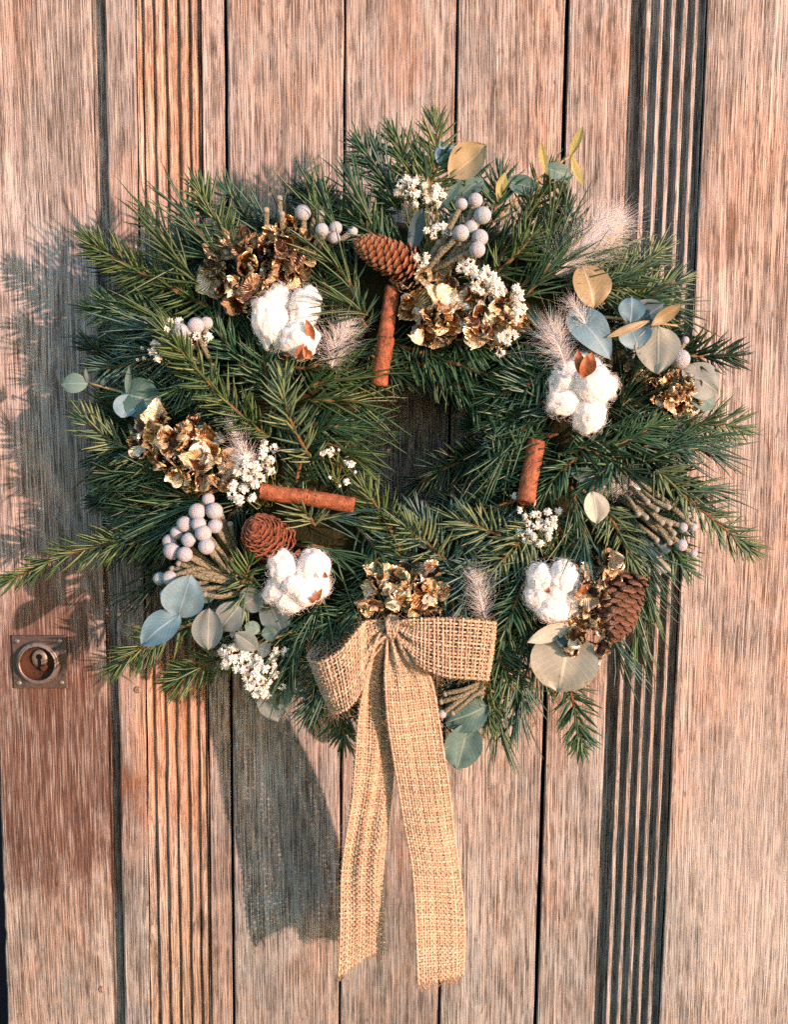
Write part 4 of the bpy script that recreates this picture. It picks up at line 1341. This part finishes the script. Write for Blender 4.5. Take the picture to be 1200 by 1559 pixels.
def gypsophila(label, root, blobs, pts=()):
    Rt = P(*root)
    t = thing('gypsophila_spray', Rt, label, 'white blossom', 'gypsophila sprays in the wreath')
    sp = list(pts)
    for (cx, cy, rx, ry, n, h, size) in blobs:
        got = []
        tries = 0
        while len(got) < n and tries < 500:
            tries += 1
            a, r = R.uniform(0, 6.28), math.sqrt(R.random())
            x, y = cx + math.cos(a) * r * rx, cy + math.sin(a) * r * ry
            if any(math.hypot(x - q_[0], y - q_[1]) < size * 1.25 for q_ in got):
                continue
            got.append((x, y, size * R.uniform(0.8, 1.15), h + 0.008 * (1 - r * r) + R.uniform(-0.003, 0.003)))
        sp += got
    paths = []
    for (x, y, s, h) in sp:
        c = P(x, y, h)
        shared('flower', R.choice(GYPV), t, c, Matrix.Rotation(R.uniform(0, 6.28), 3, 'Y').to_quaternion(), s * M(h))
        e = Rt.lerp(c, R.uniform(0.1, 0.4)) + Vector((R.gauss(0, 0.003), 0, R.gauss(0, 0.003)))
        m_ = e.lerp(c, 0.5) + Vector((R.gauss(0, 0.002), 0.003, R.gauss(0, 0.002)))
        paths.append(np.array([tuple(Rt.lerp(e, 0.3)), tuple(e), tuple(m_), tuple(c)]))
    V, Q = tubes(paths, [0.00035] * len(paths), 4)
    np_obj('stalks', V, Q, GSTEM, t, loc=Rt, stuff=True)
    return t


gypsophila('white blossom spray at the top, above the brunia berries', (660, 400, 0.095), [(628, 285, 24, 18, 9, 0.098, 8), (660, 300, 16, 22, 7, 0.098, 7.5), (662, 352, 22, 9, 5, 0.106, 7.5), (650, 395, 22, 14, 4, 0.108, 7)],
           [(606, 293, 6.5, 0.1), (633, 310, 6.5, 0.102), (676, 345, 7, 0.106), (664, 290, 7, 0.1)])
gypsophila('cream blossom spray along the right rim of the wide cream-gold hydrangea', (740, 470, 0.098), [(712, 405, 14, 10, 5, 0.112, 8.5), (735, 428, 20, 20, 12, 0.114, 8.5), (756, 440, 10, 14, 5, 0.112, 8), (789, 462, 7, 34, 8, 0.110, 8), (770, 512, 16, 8, 4, 0.110, 8)],
           [(762, 537, 8, 0.108)])
gypsophila('white blossom spray at the left around three pale berries', (300, 560, 0.09), [(265, 505, 18, 16, 10, 0.104, 8), (240, 535, 10, 16, 6, 0.102, 8), (300, 512, 22, 14, 7, 0.104, 7.5)], [(237, 506, 3, 0.1), (209, 548, 3, 0.096), (219, 545, 3, 0.096), (216, 530, 3, 0.096)])
gypsophila('white blossom spray between the gold hydrangea and the level cinnamon stick', (400, 770, 0.095), [(385, 710, 32, 24, 13, 0.110, 8), (405, 690, 16, 18, 6, 0.108, 7.5), (362, 752, 12, 14, 4, 0.112, 8), (372, 735, 22, 12, 4, 0.112, 8)],
           [(384, 757, 8, 0.113), (364, 762, 9, 0.113), (404, 674, 5, 0.108)])
gypsophila('sparse blossom spray above the right end of the level cinnamon stick', (510, 740, 0.098), [(498, 688, 9, 6, 4, 0.110, 5)], [(534, 706, 7.5, 0.110), (528, 734, 6.5, 0.110), (516, 685, 3, 0.108), (525, 703, 3, 0.108), (541, 719, 3, 0.108), (517, 739, 3, 0.108), (502, 727, 3, 0.108)])
gypsophila('loose white blossom spray at the right below the hanging cinnamon stick', (840, 850, 0.095), [(815, 812, 24, 18, 11, 0.108, 7), (838, 790, 22, 14, 7, 0.108, 6.5), (800, 785, 18, 10, 4, 0.106, 6)], [(784, 755, 6, 0.104), (812, 765, 5.5, 0.106), (851, 778, 6.5, 0.106)])
gypsophila('dense white blossom bunch at the bottom left edge of the wreath', (420, 960, 0.080), [(365, 1000, 28, 24, 15, 0.094, 8.5), (395, 1015, 26, 26, 14, 0.095, 8.5), (392, 1045, 16, 14, 7, 0.090, 8.5), (368, 965, 14, 10, 4, 0.092, 8)],
           [(420, 992, 8, 0.094), (434, 992, 8, 0.094), (337, 992, 7, 0.092), (343, 1010, 8, 0.092), (430, 1045, 7, 0.088), (405, 1058, 8, 0.088)])

# ------------------------------------------------------------------ feathers
FEA = simple('white_feather', [(0.95, 0.955, 0.97), (0.98, 0.98, 0.99)], 0.9, 0.1, True, transl=0.5)


def feather(label, pts, barb_px, n=260, spread=1.0, h0=0.1, fluff=0.25):
    p = [P(*q_) for q_ in pts]
    t = thing('feather', p[0], label, 'feather', 'white feathers in the wreath')
    tube_obj('quill', p, 0.0006, 0.00025, FEA, t, 5, 16)
    cv = catmull(p, 60)
    paths, rr = [], []
    bl = barb_px * M(h0) * 0.7
    for k in range(int(n * 1.2)):
        s = R.random()
        i = min(58, int(s * 59))
        T = (cv[i + 1] - cv[i]).normalized()
        nr = (Vector((0, -1, 0)) - T * -T.y).normalized()
        S = T.cross(nr) * R.choice([-1, 1])
        a = rad(R.uniform(18, 60) * spread) * (1 - 0.4 * s)
        ph = R.gauss(0, 0.5)
        D = (T * math.cos(a) + (S * math.cos(ph) + nr * math.sin(ph)) * math.sin(a)).normalized()
        L = bl * R.uniform(0.5, 1.1) * (0.5 + math.sin(math.pi * min(1, 0.15 + s * 0.85)) * 0.6)
        cur = Vector((R.gauss(0, fluff), R.gauss(0, fluff * 0.7), R.gauss(0, fluff)))
        paths.append(np.array([tuple(cv[i] + D * (L * f) + cur * (L * f * f)) for f in (0, 0.25, 0.5, 0.75, 1.0)]))
        rr.append(np.array([0.00008, 0.00007, 0.00006, 0.00004, 0.00002]))
    V, Q = tubes(paths, rr, 3)
    np_obj('barbs', V, Q, FEA, t, loc=p[0], stuff=True)
    return t


feather('big fluffy white feather fanning out at the upper right over the fluted moulding', [(845, 420, 0.098), (895, 370, 0.098), (940, 335, 0.092)], 84, 1100, 1.0, 0.084, 0.3)
feather('white down feather above the orange-husked cotton boll', [(862, 560, 0.112), (850, 525, 0.116), (838, 500, 0.116)], 52, 420, 1.3, 0.115, 0.45)
feather('wispy white feather over the blue leaf at the right', [(900, 510, 0.112), (885, 480, 0.114), (870, 460, 0.112)], 42, 160, 1.1, 0.112, 0.4)
feather('cream feather between the upper left cotton boll and cinnamon stick', [(505, 560, 0.106), (512, 525, 0.112), (530, 495, 0.110)], 52, 520, 1.2, 0.110, 0.4)
feather('upright white feather beside the left gold hydrangea', [(388, 745, 0.112), (374, 700, 0.116), (350, 640, 0.114)], 48, 360, 0.9, 0.114, 0.3)
feather('bluish white feather tucked right of the bow above its loop', [(738, 945, 0.104), (732, 905, 0.108), (722, 872, 0.104)], 48, 420, 1.0, 0.106, 0.35)
feather('white feather half hidden under fir needles at the right', [(975, 745, 0.092), (945, 738, 0.098), (905, 745, 0.098)], 34, 420, 1.3, 0.096, 0.4)
feather('thin wispy feather left of the bow at the bottom of the wreath', [(480, 1010, 0.075), (450, 1045, 0.074), (435, 1090, 0.070)], 44, 110, 0.9, 0.074, 0.3)

# ------------------------------------------------------------------ burlap bow
JUTE = NG('jute_thread')
gi = JUTE.n('ShaderNodeNewGeometry').outputs['Random Per Island']
tcv = JUTE.n('ShaderNodeTexCoord').outputs['Object']
jn = JUTE.noise(tcv, 700, 3, 0.7)
jc = JUTE.ramp(JUTE.math('ADD', JUTE.math('MULTIPLY', gi, 0.5), JUTE.math('MULTIPLY', jn, 0.5)), [(0.2, (0.32, 0.24, 0.165)), (0.5, (0.46, 0.36, 0.26)), (0.8, (0.58, 0.475, 0.36))])
JUTE.color(jc)
JUTE.set(Roughness=0.9)
JUTE.b.inputs['Specular IOR Level'].default_value = 0.1
JUTE.bump(JUTE.noise(tcv, 2600, 3, 0.7), 0.8, 0.0005)
JUTE = JUTE.m
FIB = simple('jute_fibre', [(0.45, 0.33, 0.2), (0.62, 0.5, 0.34)], 0.9, 0.1, True, transl=0.3)

bow = thing('burlap_bow', P(596, 955, 0.11), 'natural burlap ribbon bow with two long tails at the bottom of the wreath', 'bow')


def catarr(a, n):
    """catmull-rom through rows of a (k,3), n samples, uniform in chord length"""
    a = np.asarray(a, float)
    d = np.r_[0, np.cumsum(np.linalg.norm(np.diff(a, axis=0), axis=1) + 1e-6)]
    d /= d[-1]
    return d


def ribbon(name, stations, nw, pitch, rt, gather=(0, 0), bulge=0.0, seed=0, amp=0.0006, fuzz=500):
    """stations: (left px,py,h, right px,py,h); a plain weave of real threads"""
    Lp = np.array([tuple(P(*s[0])) for s in stations])
    Rp = np.array([tuple(P(*s[1])) for s in stations])
    Mid = (Lp + Rp) / 2
    d = np.r_[0, np.cumsum(np.linalg.norm(np.diff(Mid, axis=0), axis=1))]
    NS = 500

    def spl(a):
        pts = catmull([Vector(x) for x in a], 24 * (len(a) - 1) + 1)
        return np.array([tuple(x) for x in pts])
    Ls, Rs = spl(Lp), spl(Rp)
    ms = (Ls + Rs) / 2
    ds = np.r_[0, np.cumsum(np.linalg.norm(np.diff(ms, axis=0), axis=1))]
    tot = ds[-1]
    u = np.linspace(0, tot, NS)
    Lu = np.stack([np.interp(u, ds, Ls[:, k]) for k in range(3)], 1)
    Ru = np.stack([np.interp(u, ds, Rs[:, k]) for k in range(3)], 1)
    wid = np.linalg.norm(Ru - Lu, axis=1)
    wmax = wid.max()

    def surf(uu, vv):
        """arrays of the same length -> points, normals"""
        def at(uu, vv):
            l = np.stack([np.interp(uu, u, Lu[:, k]) for k in range(3)], 1)
            r = np.stack([np.interp(uu, u, Ru[:, k]) for k in range(3)], 1)
            return l + (r - l) * vv[:, None], r - l
        p, ac = at(uu, vv)
        e = tot / NS
        p2, _ = at(np.clip(uu + e, 0, tot), vv)
        p1, _ = at(np.clip(uu - e, 0, tot), vv)
        al = p2 - p1
        n = np.cross(al, ac)
        n /= np.linalg.norm(n, axis=1, keepdims=True) + 1e-12
        w_ = np.interp(uu, u, wid)
        g = np.clip(1 - w_ / (wmax * 0.92), 0, 1)
        off = g * 0.0052 * np.sin(vv * 2 * np.pi * 2.6 + seed) + bulge * wmax * (4 * vv * (1 - vv)) * np.clip(w_ / wmax, 0, 1)
        off += 0.0009 * np.sin(uu * 70 + seed * 2) * np.sin(vv * 3 + seed) + np.clip(tot / 0.22, 0, 1) ** 4 * 0.0022 * np.sin(uu * 38 + seed) * np.sin(vv * 4.2 + seed * 1.7 + uu * 14)
        return p + n * off[:, None], n
    nweft = int(tot / pitch)
    rng = np.random.default_rng(seed + 5)
    paths, rad_, nor = [], [], []
    jit = rng.normal(0, 0.10, nweft)
    for j in range(nw):
        v0 = (j + 0.5) / nw
        nsm = nweft * 4 + 1
        uu = np.linspace(0, tot, nsm)
        k = np.linspace(0, nweft, nsm)
        v = np.clip(v0 + 0.10 / nw * np.cumsum(rng.normal(0, 0.25, nsm)) * 0.3, 0.002, 0.998)
        p, n = surf(uu, v)
        p = p + n * (amp * np.cos(np.pi * (k - 0.5) + np.pi * j))[:, None]
        paths.append(p)
        nor.append(n)
        r = rt * (1 + 0.22 * np.interp(np.arange(nsm), np.arange(0, nsm + 6, 6), rng.normal(0, 1, len(np.arange(0, nsm + 6, 6)))))
        rad_.append(np.clip(r * (1.25 if j in (0, nw - 1) else 1), rt * 0.55, rt * 1.6))
    for i in range(nweft):
        nsm = nw * 4 + 1
        vv = np.linspace(0.0, 1.0, nsm)
        k = np.linspace(0, nw, nsm)
        uu = (i + 0.5 + jit[i]) * pitch + 0.12 * pitch * np.cumsum(rng.normal(0, 0.25, nsm)) * 0.35
        uu = np.clip(uu, 0, tot)
        p, n = surf(uu, vv)
        p = p - n * (amp * np.cos(np.pi * (k - 0.5) + np.pi * i))[:, None]
        paths.append(p)
        nor.append(n)
        r = rt * (1 + 0.22 * np.interp(np.arange(nsm), np.arange(0, nsm + 6, 6), rng.normal(0, 1, len(np.arange(0, nsm + 6, 6)))))
        rad_.append(np.clip(r, rt * 0.55, rt * 1.6))
    V, Q = tubes(paths, rad_, 5, nor)
    loc = Vector(Mid[0])
    o = np_obj(name, V, Q, JUTE, bow, loc=loc, stuff=True)
    # stray fibres
    fp, fr = [], []
    for k in range(fuzz):
        uu = np.array([rng.uniform(0, tot)])
        vv = np.array([rng.choice([0.0, 1.0]) if rng.random() < 0.45 else rng.random()])
        p, n = surf(uu, vv)
        l = rng.uniform(0.002, 0.008)
        dr = rng.normal(0, 1, 3)
        dr /= np.linalg.norm(dr)
        cu = rng.normal(0, 0.5, 3)
        fp.append(np.array([p[0] + (dr * f + cu * f * f) * l for f in (0, 0.33, 0.66, 1.0)]))
        fr.append(0.00006)
    if name == 'tail':
        for k in range(70):
            v_ = np.array([rng.random()])
            p, n = surf(np.array([tot]), v_)
            p0, _ = surf(np.array([tot - 0.004]), v_)
            dr = p[0] - p0[0]
            dr /= np.linalg.norm(dr) + 1e-9
            l = rng.uniform(0.001, 0.0055)
            cu = rng.normal(0, 0.35, 3)
            fp.append(np.array([p0[0]] + [p[0] + (dr * f + cu * f * f) * l for f in (0, 0.5, 1.0)]))
            fr.append(rng.choice([0.00008, 0.00022, 0.00034]))
    V, Q = tubes(fp, fr, 3)
    np_obj('loose_fibres', V, Q, FIB, o, loc=loc, stuff=True)
    return o


def stn(l, r):
    return ((l[0], l[1], l[2]), (r[0], r[1], r[2]))


PIT = 0.0022
# left tail, then right tail, from knot to cut end
ribbon('tail', [stn((586, 955, .108), (600, 957, .108)), stn((567, 985, .112), (602, 985, .111)), stn((553, 1035, .111), (603, 1035, .103)), stn((543, 1095, .104), (604, 1095, .090)),
                stn((538, 1160, .097), (603, 1160, .083)), stn((535, 1215, .090), (597, 1215, .080)), stn((526, 1270, .084), (590, 1268, .078)), stn((519, 1330, .075), (583, 1330, .070)), stn((517, 1400, .068), (585, 1395, .062)), stn((513, 1484, .060), (586, 1443, .056))],
       18, PIT, 0.00079, bulge=0.03, seed=1, fuzz=700)
ribbon('tail', [stn((590, 957, .112), (606, 957, .112)), stn((588, 990, .116), (622, 985, .116)), stn((585, 1030, .115), (655, 1030, .113)), stn((588, 1085, .109), (668, 1085, .106)),
                stn((596, 1140, .101), (676, 1140, .099)), stn((604, 1190, .094), (684, 1190, .092)), stn((616, 1260, .091), (692, 1260, .085)), stn((628, 1325, .089), (700, 1325, .079)), stn((633, 1400, .086), (707, 1400, .073)), stn((638, 1500, .080), (706, 1482, .070))],
       19, PIT, 0.00081, bulge=0.03, seed=2, fuzz=700)
ribbon('loop', [stn((594, 946, .112), (598, 964, .112)), stn((560, 944, .116), (563, 1010, .118)), stn((545, 956, .120), (550, 1052, .122)), stn((516, 990, .124), (532, 1078, .124)), stn((484, 1006, .120), (512, 1086, .118)),
                stn((468, 998, .108), (505, 1080, .106)), stn((480, 980, .097), (520, 1060, .096)), stn((508, 958, .092), (545, 1040, .092)), stn((545, 943, .094), (570, 1010, .094)), stn((588, 948, .104), (594, 968, .104))],
       16, 0.0027, 0.00072, bulge=0.0, seed=3, fuzz=900)
ribbon('loop', [stn((600, 946, .113), (598, 962, .113)), stn((616, 943, .118), (612, 980, .118)), stn((636, 941, .122), (634, 1012, .124)), stn((676, 940, .124), (676, 1030, .127)), stn((724, 943, .120), (716, 1034, .121)),
                stn((754, 946, .110), (743, 1036, .110)), stn((738, 949, .099), (730, 1030, .099)), stn((690, 952, .094), (690, 1020, .095)), stn((640, 950, .097), (640, 995, .097)), stn((604, 948, .104), (604, 966, .104))],
       16, 0.0027, 0.00072, bulge=0.0, seed=4, fuzz=900)
# cinched middle
ribbon('knot', [stn((604, 938, .108), (590, 938, .108)), stn((606, 948, .118), (588, 947, .118)), stn((605, 960, .121), (589, 960, .121)), stn((603, 972, .116), (591, 972, .116)), stn((602, 974, .106), (592, 974, .106))],
       7, 0.0028, 0.00085, bulge=0.05, seed=6, fuzz=60)
